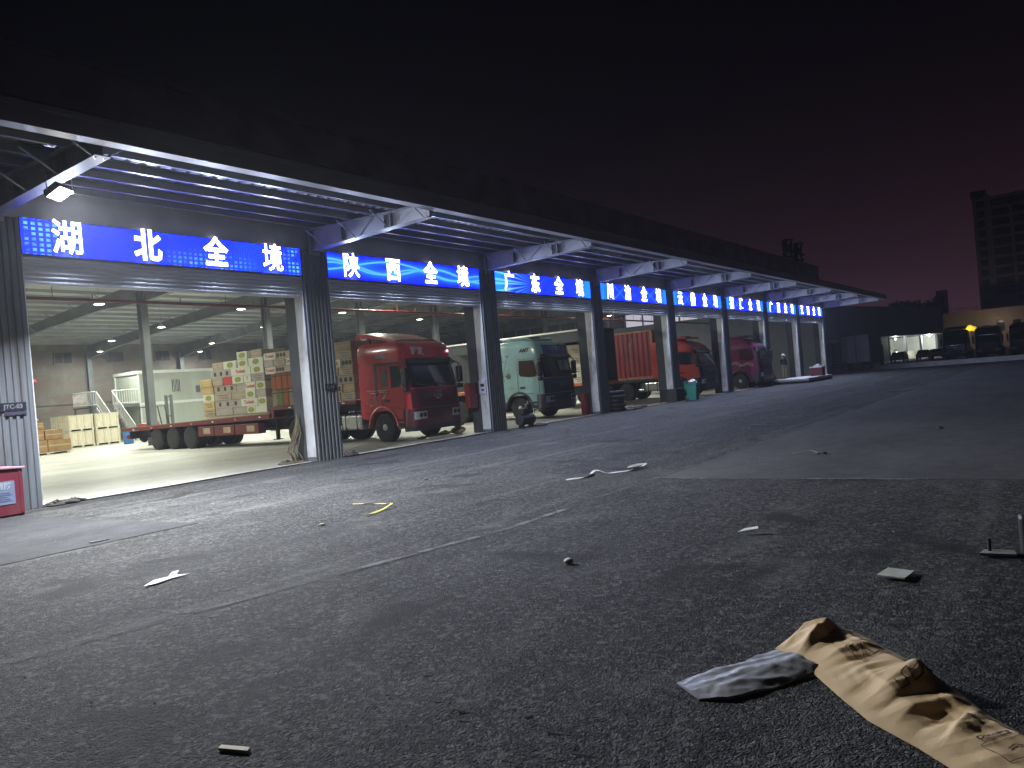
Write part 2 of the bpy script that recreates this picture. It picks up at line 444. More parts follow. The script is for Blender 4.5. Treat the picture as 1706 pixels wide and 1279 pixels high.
def warehouse():
    # columns of the door front
    nr = 7
    prof = [(-.455, 16.86), (-.455, 16.50)]
    for i in range(nr):
        a = -.44+.88*i/nr; w = .88/nr
        prof += [(a, 16.50), (a+w*.30, 16.50), (a+w*.42, 16.463), (a+w*.80, 16.463), (a+w*.92, 16.50)]
    prof += [(.455, 16.50), (.455, 16.86)]
    for i, cx in enumerate(CX):
        mb = MB(); mb.prism([(cx+p[0], p[1]) for p in prof], 2, 0, 5.72)
        c = mb.build('column', CLAD, WH, world=True)
        mb = MB(); mb.box(cx-.475, cx-.457, 16.50, 16.855, .12, 5.0); mb.box(cx+.457, cx+.475, 16.50, 16.855, .12, 5.0)
        mb.build('door_guide', mat('pale_door_guide', (.62, .64, .68), .42, .3, .12, 3, stretch=(1, 1, .4), dirt=(.2, .19, .18), dscale=2.2), c, world=True)
        mb = MB(); mb.box(cx-.45, cx+.45, 16.87, 17.30, 0, 5.6)
        mb.build('column_core', mat('dark_column_core', (.055, .06, .07), .6, .1, .2, 2), c, world=True)
        if i in (5, 7):
            mb = MB(); mb.rbox(cx-.56, cx+.54, 16.30, 16.45, 0, .66, .02); mb.rbox(cx-.58, cx-.48, 16.30, 17.2, 0, .66, .02)
            mb.build('bump_guard', mat('black_bump_guard', (.03, .03, .033), .6, .2, .3, 3), c, world=True)
        # canopy beam: tapered I beam
        zr, zt = 5.72, 5.82
        mb = MB()
        y0, y1 = 12.18, 16.50
        top = lambda y: 6.14+(y-12.18)*.035
        mb.prism([(y0, zt), (y1, zr), (y1, top(y1)-.012), (y0, top(y0)-.012)], 0, cx-.012, cx+.012)
        mb.prism([(y0, zt-.016), (y1, zr-.016), (y1, zr), (y0, zt)], 0, cx-.13, cx+.13)
        mb.prism([(y0, top(y0)-.012), (y1, top(y1)-.012), (y1, top(y1)), (y0, top(y0))], 0, cx-.13, cx+.13)
        for yy in (13.4, 13.62, 15.2): mb.box(cx-.11, cx-.0125, yy, yy+.014, 5.80, 6.13); mb.box(cx+.0125, cx+.11, yy, yy+.014, 5.80, 6.13)
        mb.box(cx-.16, cx+.16, 16.40, 16.455, 5.60, 6.26)
        b = mb.build('canopy_beam', STEEL, WH, world=True)
        for yy in (12.3, 13.5, 14.7, 15.9):
            for sg in (-1, 1):
                mb = MB(); zb = 5.80-(yy-12.2)*.02
                mb.cyl((cx+sg*.06, yy, zb), (cx+sg*.66, yy+.04, zb+.40), .018, 6)
                mb.build('knee_brace', GALV, b, world=True)
    x0, x1 = -1.9, 68.78
    # canopy purlins, sheet and gutter
    for y in (12.35, 13.15, 13.95, 14.75, 15.55, 16.2):
        z = 6.142+(y-12.18)*.035
        mb = MB(); mb.box(x0, x1, y, y+.012, z, z+.16); mb.box(x0, x1, y+.0125, y+.07, z, z+.012); mb.box(x0, x1, y-.06, y-.0005, z+.148, z+.16)
        mb.build('canopy_purlin', PURL, WH, world=True)
    mb = MB(); n = 340
    def sheet(u, v):
        y = 11.86+(16.62-11.86)*v; x = x0+(x1-x0)*u
        return (x, y, 6.315+(y-12.18)*.035)
    pts = []; k = int((x1-x0)/.30)
    for i in range(k):
        xa = x0+i*.30
        pts += [(xa, .028), (xa+.20, .028), (xa+.22, 0), (xa+.28, 0)]
    V = []; F = []
    for (x, dz) in pts:
        for y in (11.86, 16.62): V.append((x, y, 6.315+(y-12.18)*.035+dz))
    for i in range(len(pts)-1): F.append((2*i, 2*i+2, 2*i+3, 2*i+1))
    mb.add(V, F)
    mb.build('canopy_roof', CANOPY, WH, world=True, fix=False)
    mb = MB(); mb.prism([(11.88, 5.861), (11.88, 6.10), (11.866, 6.10), (11.866, 5.861)], 0, x0, x1)
    mb.build('gutter_back', mat('shaded_gutter_back', (.07, .075, .08), .7, .1, .3, 1., stretch=(.5, 3, 3)), WH, world=True)  # darker copy of the gutter sheet: lamp glare held down in the colour
    mb = MB(); mb.prism([(11.62, 6.12), (11.62, 5.86), (11.865, 5.86), (11.865, 5.875), (11.635, 5.875), (11.635, 6.12)], 0, x0, x1)
    mb.prism([(11.60, 6.20), (11.60, 6.12), (11.634, 6.12), (11.86, 6.30), (11.86, 6.34), (11.61, 6.21)], 0, x0, x1+.03)
    mb.build('gutter', mat('gutter_sheet', (.26, .27, .28), .5, .4, .2, 1., stretch=(.5, 3, 3)), WH, world=True)
    # wall above the doors and parapet
    mb = MB(); mb.box(x0, x1, 16.60, 16.72, 5.0, 6.50)
    mb.build('fascia', mat('grey_fascia', (.50, .51, .50), .55, .2, .2, .8), WH, world=True)
    mb = MB(); mb.box(x0, x1-.3, 16.62, 16.78, 6.52, 9.22); mb.box(x0, x1-.27, 16.58, 16.82, 9.22, 9.30)
    mb.build('parapet', PARAPET, WH, world=True)
    # rolled shutter housing in every bay
    for i in range(len(CX)-1):
        a, b = CX[i]+.46, CX[i+1]-.46
        pr = []
        z = 4.43
        while z < 4.99:
            pr += [(16.56, z), (16.52, z+.03), (16.52, z+.055), (16.56, z+.085)]; z += .095
        pr = pr+[(16.70, 4.99), (16.70, 4.43)]
        mb = MB(); mb.prism(pr, 0, a, b)
        mb.build('shutter_housing', mat('shutter_grey', (.60, .62, .64), .5, .3, .15, 2., stretch=(.3, 1, 3)), WH, world=True)
    # inner frames
    for cx in CX:
        for y in (39.5, 62.1):
            mb = MB()
            zt = roof_z(y)-.75
            mb.box(cx-.01, cx+.01, y-.2, y+.2, 0, zt); mb.box(cx-.18, cx+.18, y-.22, y-.2, 0, zt); mb.box(cx-.18, cx+.18, y+.2, y+.22, 0, zt); mb.box(cx-.2, cx+.2, y-.28, y+.28, 0.006, .025)
            mb.build('frame_post', STEEL_IN, WH, world=True)
        ys = [17.3, 20.5, 28, 35, 38.5, 39.5]; zs = []
        low = lambda y: roof_z(y)-.28-(.75 if abs(y-39.5) < .1 else 0)
        P = [(17.3, 1.05), (20.5, .75), (28, .62), (35.5, .72), (39.5, 1.1), (43.5, .72), (51, .62), (58.5, .75), (62, 1.05)]
        mb = MB()
        lo = [(y, roof_z(y)-.24-d) for y, d in P]; hi = [(y, roof_z(y)-.24) for y, d in P]
        for j in range(len(P)-1):
            mb.prism([lo[j], lo[j+1], hi[j+1], hi[j]], 0, cx-.012, cx+.012)
            mb.prism([(lo[j][0], lo[j][1]-.02), (lo[j+1][0], lo[j+1][1]-.02), lo[j+1], lo[j]], 0, cx-.14, cx+.14)
        r = mb.build('rafter', STEEL_IN, WH, world=True)
        mb = MB()
        for y in range(19, 62, 3):
            zb = roof_z(y)-.24-.62
            for sg in (-1, 1): mb.cyl((cx+sg*.05, y, zb), (cx+sg*.75, y, zb+.62), .022, 5)
        mb.build('fly_brace', STEEL_IN, r, world=True)
    y = 17.6
    while y < 62.2:
        z = roof_z(y)-.235
        mb = MB(); mb.box(x0, 68.4, y, y+.012, z, z+.18); mb.box(x0, 68.4, y+.0125, y+.06, z, z+.012)
        mb.build('roof_purlin', mat('inner_purlin', (.30, .31, .31), .55, .2, .15, 1), WH, world=True)
        y += 1.5
    mb = MB(); pts = [(16.75, roof_z(16.75)), (39.5, roof_z(39.5)), (62.4, roof_z(62.4))]
    mb.prism(pts+[(p[0], p[1]+.12) for p in reversed(pts)], 0, x0, 68.5)
    mb.build('roof', ROOF_IN, WH, world=True)
    # rear wall with windows
    N = NX('rear_wall_render')
    a = N.noise(.9, detail=6, rough=.6); bands = N.m('FRACT', N.m('DIVIDE', N.z, 2.1))
    bn = N.noise(.6, N.vec(N.m('MULTIPLY', N.x, .4), N.y, N.m('MULTIPLY', N.z, 2.5)), 5)
    col = N.mix(N.ramp(bn, .42, .60), (.15, .14, .122), (.155, .118, .10))
    col = N.mix(N.ramp(a, .4, .75), col, (.20, .19, .17))
    br = N.n.new('ShaderNodeTexBrick'); br.inputs['Scale'].default_value = 1.0
    N.l.new(N.vec(N.x, N.z, 0), br.inputs['Vector']); br.inputs['Brick Width'].default_value = .5; br.inputs['Row Height'].default_value = .22; br.inputs['Mortar Size'].default_value = .012
    col = N.mix(N.m('MULTIPLY', br.outputs['Fac'], .4), col, (.12, .11, .10))
    N.l.new(col, N.p.inputs['Base Color']); N.p.inputs['Roughness'].default_value = .85
    mb = MB(); mb.box(x0, 68.5, 62.4, 62.6, 0, 7.75)
    mb.box(x0, 68.5, 62.30, 62.396, 2.95, 3.15)
    rw = mb.build('rear_wall', N.mat, WH, world=True)
    for k in range(13):
        xa = 11.2+k*4.0
        mb = MB(); mb.box(xa, xa+1.25, 62.33, 62.395, 6.12, 6.92)
        w = mb.build('window', mat('dark_window_pane', (.035, .025, .035), .6, 0, .2, 2), rw, world=True)
        mb = MB()
        for (p, q, s_, t) in ((xa-.06, xa-.001, 6.06, 6.98), (xa+1.251, xa+1.31, 6.06, 6.98), (xa, xa+1.25, 6.06, 6.119), (xa, xa+1.25, 6.921, 6.98), (xa+.6, xa+.65, 6.12, 6.92)): mb.box(p, q, 62.30, 62.394, s_, t)
        mb.build('window_frame', STEEL_IN, w, world=True)
    # right end wall with lit clerestory panes
    mb = MB(); mb.box(68.5, 68.62, 16.80, 62.4, 0, 6.18); mb.prism([(16.8, 7.42), (62.4, 7.30), (62.4, 7.6), (39.5, 8.9), (16.8, 7.9)], 0, 68.5, 68.62)
    y = 18.0
    while y < 62:
        mb.box(68.5, 68.62, y, y+.16, 6.18, 7.42); y += 1.9
    ew = mb.build('end_wall', mat('end_wall_sheet', (.15, .155, .17), .6, .1, .2, .8), WH, world=True)
    y = 18.16
    while y < 61:
        mb = MB(); mb.box(68.53, 68.56, y, y+1.739, 6.18, 7.42)
        on = 24.8 < y < 33.5
        mb.build('clerestory_window', mat('lit_clerestory_pane', (.5, .5, .55), .4, 0, .12, 1.2, emit=(.80, .76, .95), es=.50) if on else mat('unlit_clerestory_pane', (.06, .06, .08), .2, 0, .1, 1), ew, world=True)
        y += 1.9
    mb = MB(); mb.box(x0-.12, x0, 16.80, 62.4, 0, 7.8)
    mb.build('side_wall', mat('side_wall_sheet', (.34, .33, .30), .6, .1, .2, .8), WH, world=True)
warehouse()

# pipes under the roof
def pipes():
    mb = MB(); mb.tube([(-1.5, 25, 5.44), (68, 25, 5.36)], .055, 8)
    for x in range(2, 68, 3): mb.cyl((x, 25, 5.43), (x, 25, 8.0), .012, 5); mb.cyl((x+1.2, 25, 5.43), (x+1.2, 25, 5.62), .02, 6)
    tag(mb.build('sprinkler_pipe', mat('red_pipe_paint', (.16, .022, .02), .5, 0, .15, 3)), 'thin red sprinkler pipe hung below the warehouse roof across all bays', 'pipe')
    mb = MB(); mb.tube([(-1.5, 22.5, 5.66), (68, 22.5, 5.60)], .07, 8)
    for x in range(3, 68, 4): mb.cyl((x, 22.5, 5.7), (x, 22.5, 7.95), .012, 5)
    tag(mb.build('cable_tray', STEEL_IN), 'dark grey conduit hung under the roof just inside the doors', 'conduit')
pipes()

# ------------------------------------------------------------------ LED boards
WORDS = ['湖北全境', '陕西全境', '广东全境', '川渝全境', '云贵全境', '福建全境', '广西全境', '江西全境']
def led_material(k):
    N = NX('led_screen_%d' % k)
    blue = (.0016, .0105, 1.0, 1); deep = (.0008, .0035, .55, 1); cyan = (.0036, .085, 1.0, 1); bright = (.05, .20, 1.0, 1)
    x, z = N.x, N.z
    if k == 0:
        def cell(p, s): return N.m('ABSOLUTE', N.m('SUBTRACT', N.m('FRACT', N.m('DIVIDE', p, s)), .5))
        d = N.m('MAXIMUM', cell(x, .135), cell(z, .105))
        sq = N.ramp(d, .34, .22)
        left = N.ramp(x, -1.9, -3.4); right = N.ramp(x, 2.7, 3.3)
        mx = N.m('MULTIPLY', N.ramp(N.m('ABSOLUTE', N.m('SUBTRACT', x, .75)), 1.5, .2), N.ramp(z, .12, -.30))
        msk = N.m('ADD', N.m('ADD', left, right), N.m('MULTIPLY', mx, .9), clamp=True)
        nz = N.noise(3.2, detail=3)
        col = N.mix(N.m('MULTIPLY', N.m('MULTIPLY', sq, msk), N.ramp(nz, .35, .6)), blue, bright)
        # concentric rings between the characters
        r = N.m('SQRT', N.m('ADD', N.m('POWER', N.m('SUBTRACT', x, 2.1), 2), N.m('POWER', z, 2)))
        rg = N.m('MULTIPLY', N.ramp(N.m('SINE', N.m('MULTIPLY', r, 90)), .3, .9), N.ramp(r, .9, .4))
        col = N.mix(N.m('MULTIPLY', rg, .25), col, cyan)
    elif k == 1:
        col = blue
        for a, f, ph, o, w in ((.16, 1.4, 0., .02, .035), (.12, 1.9, 1.3, -.03, .02), (.20, 1.0, 2.4, .05, .025)):
            cv = N.m('ADD', N.m('MULTIPLY', N.m('SINE', N.m('MULTIPLY_ADD', x, f, ph)), a), o)
            dd = N.m('ABSOLUTE', N.m('SUBTRACT', z, cv))
            col = N.mix(N.ramp(dd, w*1.6, w*.2), col, bright)
            col = N.mix(N.m('MULTIPLY', N.ramp(dd, w*7, 0), .4), col, cyan)
        col = N.mix(N.ramp(z, -.24, -.37), col, deep); col = N.mix(N.ramp(z, .24, .37), col, deep)
    elif k == 2:
        col = N.mix(N.ramp(N.m('ABSOLUTE', x), 2.1, 3.3), blue, cyan)
        an = N.m('ABSOLUTE', N.m('DIVIDE', z, N.m('ADD', N.m('ABSOLUTE', N.m('SUBTRACT', x, -.9)), .15)))
        ray = N.m('MULTIPLY', N.ramp(N.m('SINE', N.m('MULTIPLY', an, 55)), .2, .9), N.ramp(x, -.8, -2.6))
        col = N.mix(N.m('MULTIPLY', ray, .8), col, bright)
    else:
        col = N.mix(N.ramp(N.m('ABSOLUTE', x), 2.4, 3.5), blue, cyan)
        for s_ in (1, -1):
            dg = N.m('ABSOLUTE', N.m('SUBTRACT', N.m('FRACT', N.m('ADD', N.m('MULTIPLY', x, .31), N.m('MULTIPLY', z, .55*s_))), .5))
            col = N.mix(N.m('MULTIPLY', N.ramp(dg, .030, .004), .7), col, cyan)
    N.l.new(col, N.p.inputs['Emission Color'])
    N.p.inputs['Base Color'].default_value = (.01, .01, .012, 1)
    # LED dot raster: fine pixel lattice in the brightness
    px = N.m('ABSOLUTE', N.m('SUBTRACT', N.m('FRACT', N.m('MULTIPLY', x, 50)), .5)); pz = N.m('ABSOLUTE', N.m('SUBTRACT', N.m('FRACT', N.m('MULTIPLY', z, 50)), .5))
    N.l.new(N.m('MULTIPLY_ADD', N.ramp(N.m('MAXIMUM', px, pz), .5, .3), LED_BLUE*.4, LED_BLUE*.6), N.p.inputs['Emission Strength'])
    return N.mat
LETTER = mat('led_white', (.8, .8, .8), .6, 0, .02, 1, emit=(1., .93, .96), es=LED_WHITE)
def led_boards():
    lab = ['pixel square pattern board, nearest the floodlight', 'board crossed by pale cyan waves, above the red tractor', 'board with cyan rays and ends, above the teal tractor',
           'board over the bay showing the red container', 'board above the orange red cab by the green bin', 'board above the dark purple cab', 'board seventh along, next to last on the canopy front', 'last board at the far end of the canopy front']
    for k, wd in enumerate(WORDS):
        a = CX[k+1]+.46; b = CX[k+2]-.46
        t = thing('led_signboard', 'blue LED '+lab[k], 'signboard', ((a+b)/2, 16.5, 5.38), 0, 'blue LED boards over the bays')
        w = (b-a)/2
        mb = MB(); mb.box(-w+.01, w-.01, -.012, -.002, -.355, .355)
        mb.build('screen', led_material(k), t)
        mb = MB(); mb.box(-w, w, 0, .05, -.37, .37)
        for z0, z1 in ((-.37, -.356), (.356, .37)): mb.box(-w, w, -.02, -.0005, z0, z1)
        for x0_, x1_ in ((-w, -w+.0095), (w-.0095, w)): mb.box(x0_, x1_, -.02, -.0005, -.3555, .3555)
        mb.build('frame', BLACK, t)
        ld = bpy.data.lights.new('letter_light', 'SPOT'); ld.energy = LED_W; ld.color = (.60, .70, 1.); ld.spot_size = R(142); ld.spot_blend = .5; ld.shadow_soft_size = .02
        for j, ch in enumerate(wd):
            xx = -w+2*w*(.13, .38, .63, .87)[j]
            M = MY(xx, -.02, -.005) @ Matrix.Diagonal((.86, 1.0, 1, 1))
            lo = bpy.data.objects.new('letter_light', ld); COL.objects.link(lo); lo.parent = t; lo.location = (xx, -.06, .0); lo.rotation_euler = (R(-52), 0, 0)
            lettering('character', ch, .74, LETTER, t, M, bold=.010 if ch in '境湖渝陕' else .022)
led_boards()

# ------------------------------------------------------------------ lamps
def lamps():
    # floodlight hung under the canopy purlin
    t = thing('floodlight', 'bright square floodlight hanging under the canopy beside the first roof beam', 'floodlight', (6.31, 13.73, 5.53))
    # aims out over the yard
    aim = Vector((.50, -.80, -1.60)).normalized()
    q = aim.to_track_quat('-Z', 'Y')
    M = q.to_matrix().to_4x4()
    mb = MB(); mb.rbox(-.19, .19, -.16, .16, 0.005, .09, .015, M=M)
    for i in range(7): mb.box(-.17+i*.055, -.155+i*.055, -.14, .14, .09, .125, M=M)
    mb.build('housing', BLACK, t)
    mb = MB(); mb.box(-.17, .17, -.14, .14, -.004, .002, M=M)
    mb.build('lamp_face', mat('floodlight_face', (.8, .8, .8), .3, 0, .02, 1, emit=(1., .99, .90), es=45), t)
    mb = MB(); mb.tube([(-.21, 0, .04), (-.21, 0, .3), (.21, 0, .3), (.21, 0, .04)], .012, 6); mb.cyl((0, 0, .3), (0, 0, .42), .012, 6)
    mb.build('bracket', GALV, t)
    ld = bpy.data.lights.new('flood', 'AREA'); ld.shape = 'RECTANGLE'; ld.size = .34; ld.size_y = .28
    ld.spread = R(156); ld.energy = FLOOD_W; ld.color = (.96, .98, 1.)
    lo = bpy.data.objects.new('flood_beam', ld); COL.objects.link(lo); lo.parent = t
    lo.location = aim*.02; lo.rotation_euler = q.to_euler()
    ld = bpy.data.lights.new('flood_spill', 'POINT'); ld.energy = FLOOD_W*.008; ld.shadow_soft_size = .12; ld.color = (1., .97, .92)
    lo = bpy.data.objects.new('flood_spill', ld); COL.objects.link(lo); lo.parent = t; lo.location = aim*.22
    # high bay lamps, one builder and copies
    pts = [(18.3, 30.9, 6.87), (17.6, 35.5, 6.85), (18.0, 44.4, 6.85), (25.1, 35.6, 6.85), (25.5, 44.2, 6.85), (26.6, 52.4, 6.85), (32.4, 43.6, 6.85), (35.7, 54.8, 6.85), (37.6, 59.5, 6.6), (29.0, 59.0, 6.7),
           (32.3, 35.7, 6.85), (41.5, 37.8, 6.85), (49.4, 30.8, 6.85), (60.0, 32.3, 6.85), (10.5, 28.0, 6.85), (10.0, 40.0, 6.85), (9.5, 52.0, 6.85), (25.4, 25.6, 6.85), (33.2, 25.6, 6.85), (45.6, 25.6, 6.85)]
    L = ['brightest, above the trailer, below the first rafter', 'beside the red pipe, in line behind the brightest one', 'at the left jamb of the first bay', 'left of the clad column with hanging straps', 'over the stairs, below the second rafter', 'small and low, above the prefab office door end',
         'beside the column with hanging straps, far back', 'in haze over the prefab office roof', 'dim, deep in the hall above the carton load', 'dim, by the rear wall windows', 'left of the red cab roof, behind the second bay', 'above the red cab in hazy light',
         'in haze above the teal cab', 'in the fourth bay above the red container', 'in the nearest hall corner, high behind the first column', 'behind the first column, mid hall', 'behind the first column, near rear wall', 'hidden behind the second board', 'hidden behind the third board', 'hidden behind the fifth board']
    ld = bpy.data.lights.new('bay', 'AREA'); ld.shape = 'DISK'; ld.size = .42; ld.energy = BAY_W; ld.color = (.97, 1., .84)
    ld2 = bpy.data.lights.new('bay_dim', 'AREA'); ld2.shape = 'DISK'; ld2.size = .42; ld2.energy = BAY_W*.55; ld2.color = (.86, .95, 1.0)
    body = MB(); body.lathe([(.05, .22), (.09, .20), (.12, .08), (.23, 0), (.235, -.02)], (0, 0, 0), 2, 20, caps=False)
    disc = MB(); disc.lathe([(.222, -.012), (.05, -.05)], (0, 0, 0), 2, 20)
    proto = None
    for i, p in enumerate(pts):
        far = i in (7, 8, 9, 11, 12, 13)
        if proto is None:
            t = thing('high_bay_lamp', '', 'lamp', p, 0, 'high bay lamps under the roof')
            body.build('reflector', mat('lamp_housing', (.35, .36, .36), .4, .5, .1, 5), t)
            disc.build('lamp_face', mat('high_bay_face', (.8, .8, .8), .4, 0, .02, 1, emit=(1., .98, .80), es=14), t)
            mb = MB(); mb.cyl((0, 0, .2), (0, 0, 1.45), .008, 5); mb.build('hanger', STEEL_IN, t)
            proto = t
        else:
            t = copy_tree(proto); t.location = p
        t['label'] = 'round high bay lamp '+L[i]
        lo = bpy.data.objects.new('bay_beam', ld2 if far else ld); COL.objects.link(lo); lo.parent = t; lo.location = (0, 0, -.06)
lamps()

# ------------------------------------------------------------------ road tractors
def lerp_tab(tab, z):
    if z <= tab[0][0]: return tab[0][1]
    for (a, va), (b, vb) in zip(tab, tab[1:]):
        if z <= b:
            t = (z-a)/(b-a); t = t*t*(3-2*t) if False else t
            return va+(vb-va)*t
    return tab[-1][1]

class Cab:
    """a cab-over body lofted from rounded rings; x across, front at y=0, rear at y=L"""
    def __init__(s, L=2.55, yf=None, wd=None, z0=1.10, ztop=3.42, r=.26):
        s.L = L; s.r = r; s.z0 = z0; s.ztop = ztop
        s.yf = yf or [(.3, .06), (.6, .01), (1.1, .0), (1.7, .02), (1.85, .05), (2.70, .27), (2.80, .27), (3.05, .30), (3.22, .37), (3.34, .50), (3.40, .68), (3.42, .9)]
        s.wd = wd or [(.3, 1.22), (1.0, 1.245), (2.75, 1.235), (3.1, 1.225), (3.3, 1.18), (3.38, 1.12), (3.42, 1.02)]
    def corner(s, ax, w):
        d = ax-(w-s.r)
        return 0 if d <= 0 else s.r-math.sqrt(max(0, s.r*s.r-d*d))
    def front(s, x, z, off=0.):
        w = lerp_tab(s.wd, z); x = max(-w+1e-4, min(w-1e-4, x))
        c = s.corner(abs(x), w); d = abs(x)-(w-s.r)
        if d > 0:
            a = math.asin(min(1, d/s.r)); sg = 1 if x > 0 else -1
            return (x+sg*math.sin(a)*off, lerp_tab(s.yf, z)+c-math.cos(a)*off, z)
        return (x, lerp_tab(s.yf, z)-off, z)
    def side(s, sg, y, z, off=0.):
        return (sg*(lerp_tab(s.wd, z)+off), y, z)
    def ring(s, z, back=None):
        w = lerp_tab(s.wd, z); yf = lerp_tab(s.yf, z); L = s.L if back is None else back; rb = .08
        P = []
        for k in range(4): a = math.pi/2*k/3; P.append((-w+rb-rb*math.sin(a), L-rb+rb*math.cos(a), z))
        for k in range(1, 4): P.append((-w, L-rb+(yf+s.r-L+rb)*k/4, z))
        for k in range(8): a = math.pi/2*k/7; P.append((-w+s.r-s.r*math.cos(a), yf+s.r-s.r*math.sin(a), z))
        for k in range(1, 6): P.append((-w+s.r+(2*w-2*s.r)*k/6, yf, z))
        for k in range(8): a = math.pi/2*(1-k/7); P.append((w-s.r+s.r*math.cos(a), yf+s.r-s.r*math.sin(a), z))
        for k in range(1, 4): P.append((w, yf+s.r+(L-rb-yf-s.r)*k/4, z))
        for k in range(4): a = math.pi/2*(1-k/3); P.append((w-rb+rb*math.sin(a), L-rb+rb*math.cos(a), z))
        return P
    def loft(s, mb, zs, mi=0, back=None, cap=(True, True)):
        rs = [s.ring(z, back) for z in zs]; n = len(rs[0]); V = [p for r in rs for p in r]
        F = [(i*n+j, i*n+(j+1) % n, (i+1)*n+(j+1) % n, (i+1)*n+j) for i in range(len(rs)-1) for j in range(n)]
        mb.add(V, F, mi, True)
        if cap[0]: mb.add(rs[0], [tuple(range(n))], mi)
        if cap[1]: mb.add(rs[-1], [tuple(range(n))], mi)
        return mb
    def fpatch(s, mb, x0, x1, z0, z1, off=.008, nx=22, nz=5, th=.0, mi=0, inset=0.):
        """curved panel on the front; th gives it thickness outward"""
        def P(u, v):
            z = z0+(z1-z0)*v; k = inset*v
            return s.front((x0+k)+(x1-x0-2*k)*u, z, off+th)
        def Q(u, v):
            z = z0+(z1-z0)*v; k = inset*v
            return s.front((x0+k)+(x1-x0-2*k)*u, z, off-.03)
        mb.grid(P, nx, nz, mi)
        A = [P(i/nx, 0) for i in range(nx+1)]+[P(1, j/nz) for j in range(1, nz+1)]+[P(1-i/nx, 1) for i in range(1, nx+1)]+[P(0, 1-j/nz) for j in range(1, nz)]
        B = [Q(i/nx, 0) for i in range(nx+1)]+[Q(1, j/nz) for j in range(1, nz+1)]+[Q(1-i/nx, 1) for i in range(1, nx+1)]+[Q(0, 1-j/nz) for j in range(1, nz)]
        n = len(A); mb.add(A+B, [(i, (i+1) % n, (i+1) % n+n, i+n) for i in range(n)], mi)
        return mb
    def spoly(s, mb, sg, pts, off=.006, mi=0, th=.0):
        V = [s.side(sg, y, z, off) for y, z in pts]; U = [s.side(sg, y, z, -.03) for y, z in pts]; n = len(pts)
        mb.add(V+U, [tuple(range(n))]+[(i, (i+1) % n, (i+1) % n+n, i+n) for i in range(n)], mi)
        return mb

def wheel(parent, x, y, r=.52, w=.30, dual=False, drive=False, steer=True, rimmat=None):
    """tyre with a rim under it; axis along x, outer side towards the sign of x"""
    sg = 1 if x > 0 else -1
    t = MB()
    prof = [(.30, -.5), (.40, -.5), (.47, -.46), (.505, -.38), (.52, -.30), (.52, -.06), (.512, -.05), (.512, -.02), (.52, -.01), (.52, .14), (.512, .15), (.512, .18), (.52, .19), (.52, .30), (.505, .38), (.47, .46), (.40, .5), (.30, .5)]
    k = r/.52
    for off in ((0,) if not dual else (0, -sg*(w+.04))):
        t.lathe([(a*k, x+off+b*w) for a, b in prof], (0, y, r-.008), 0, 36)
    o = t.build('tyre', RUBBER, parent)
    m = MB(); e = w*.5
    dish = [(.30, e*.92), (.285, e*1.0), (.27, e*.9), (.255, e*.55), (.21, e*.35), (.16, e*.45), (.13, e*.8), (.115, e*1.0), (.06, e*1.02)] if not drive else [(.30, e*.92), (.285, e*1.0), (.27, e*.85), (.25, -e*.1), (.19, -e*.25), (.15, -e*.2), (.14, e*.5), (.12, e*.62), (.05, e*.66)]
    m.lathe([(a*k, x+sg*b) for a, b in dish], (0, y, r-.008), 0, 30)
    for i in range(10):
        a = 2*math.pi*i/10
        q = Vector((x+sg*e*(.36 if not drive else -.22), y+.185*k*math.cos(a), r-.008+.185*k*math.sin(a)))
        m.cyl(q, q+Vector((sg*.075, 0, 0)), .019, 6, smooth=False)
    m.build('rim', rimmat or ALURIM, o)
    if not drive:
        h = MB()
        for i in range(8):
            a = 2*math.pi*(i+.5)/8
            q = Vector((x+sg*e*.50, y+.235*k*math.cos(a), r-.008+.235*k*math.sin(a)))
            h.cyl(q, q+Vector((sg*.012, 0, 0)), .026*k, 8, smooth=False)
        h.build('rim_hole', BLACK, o)
    return o

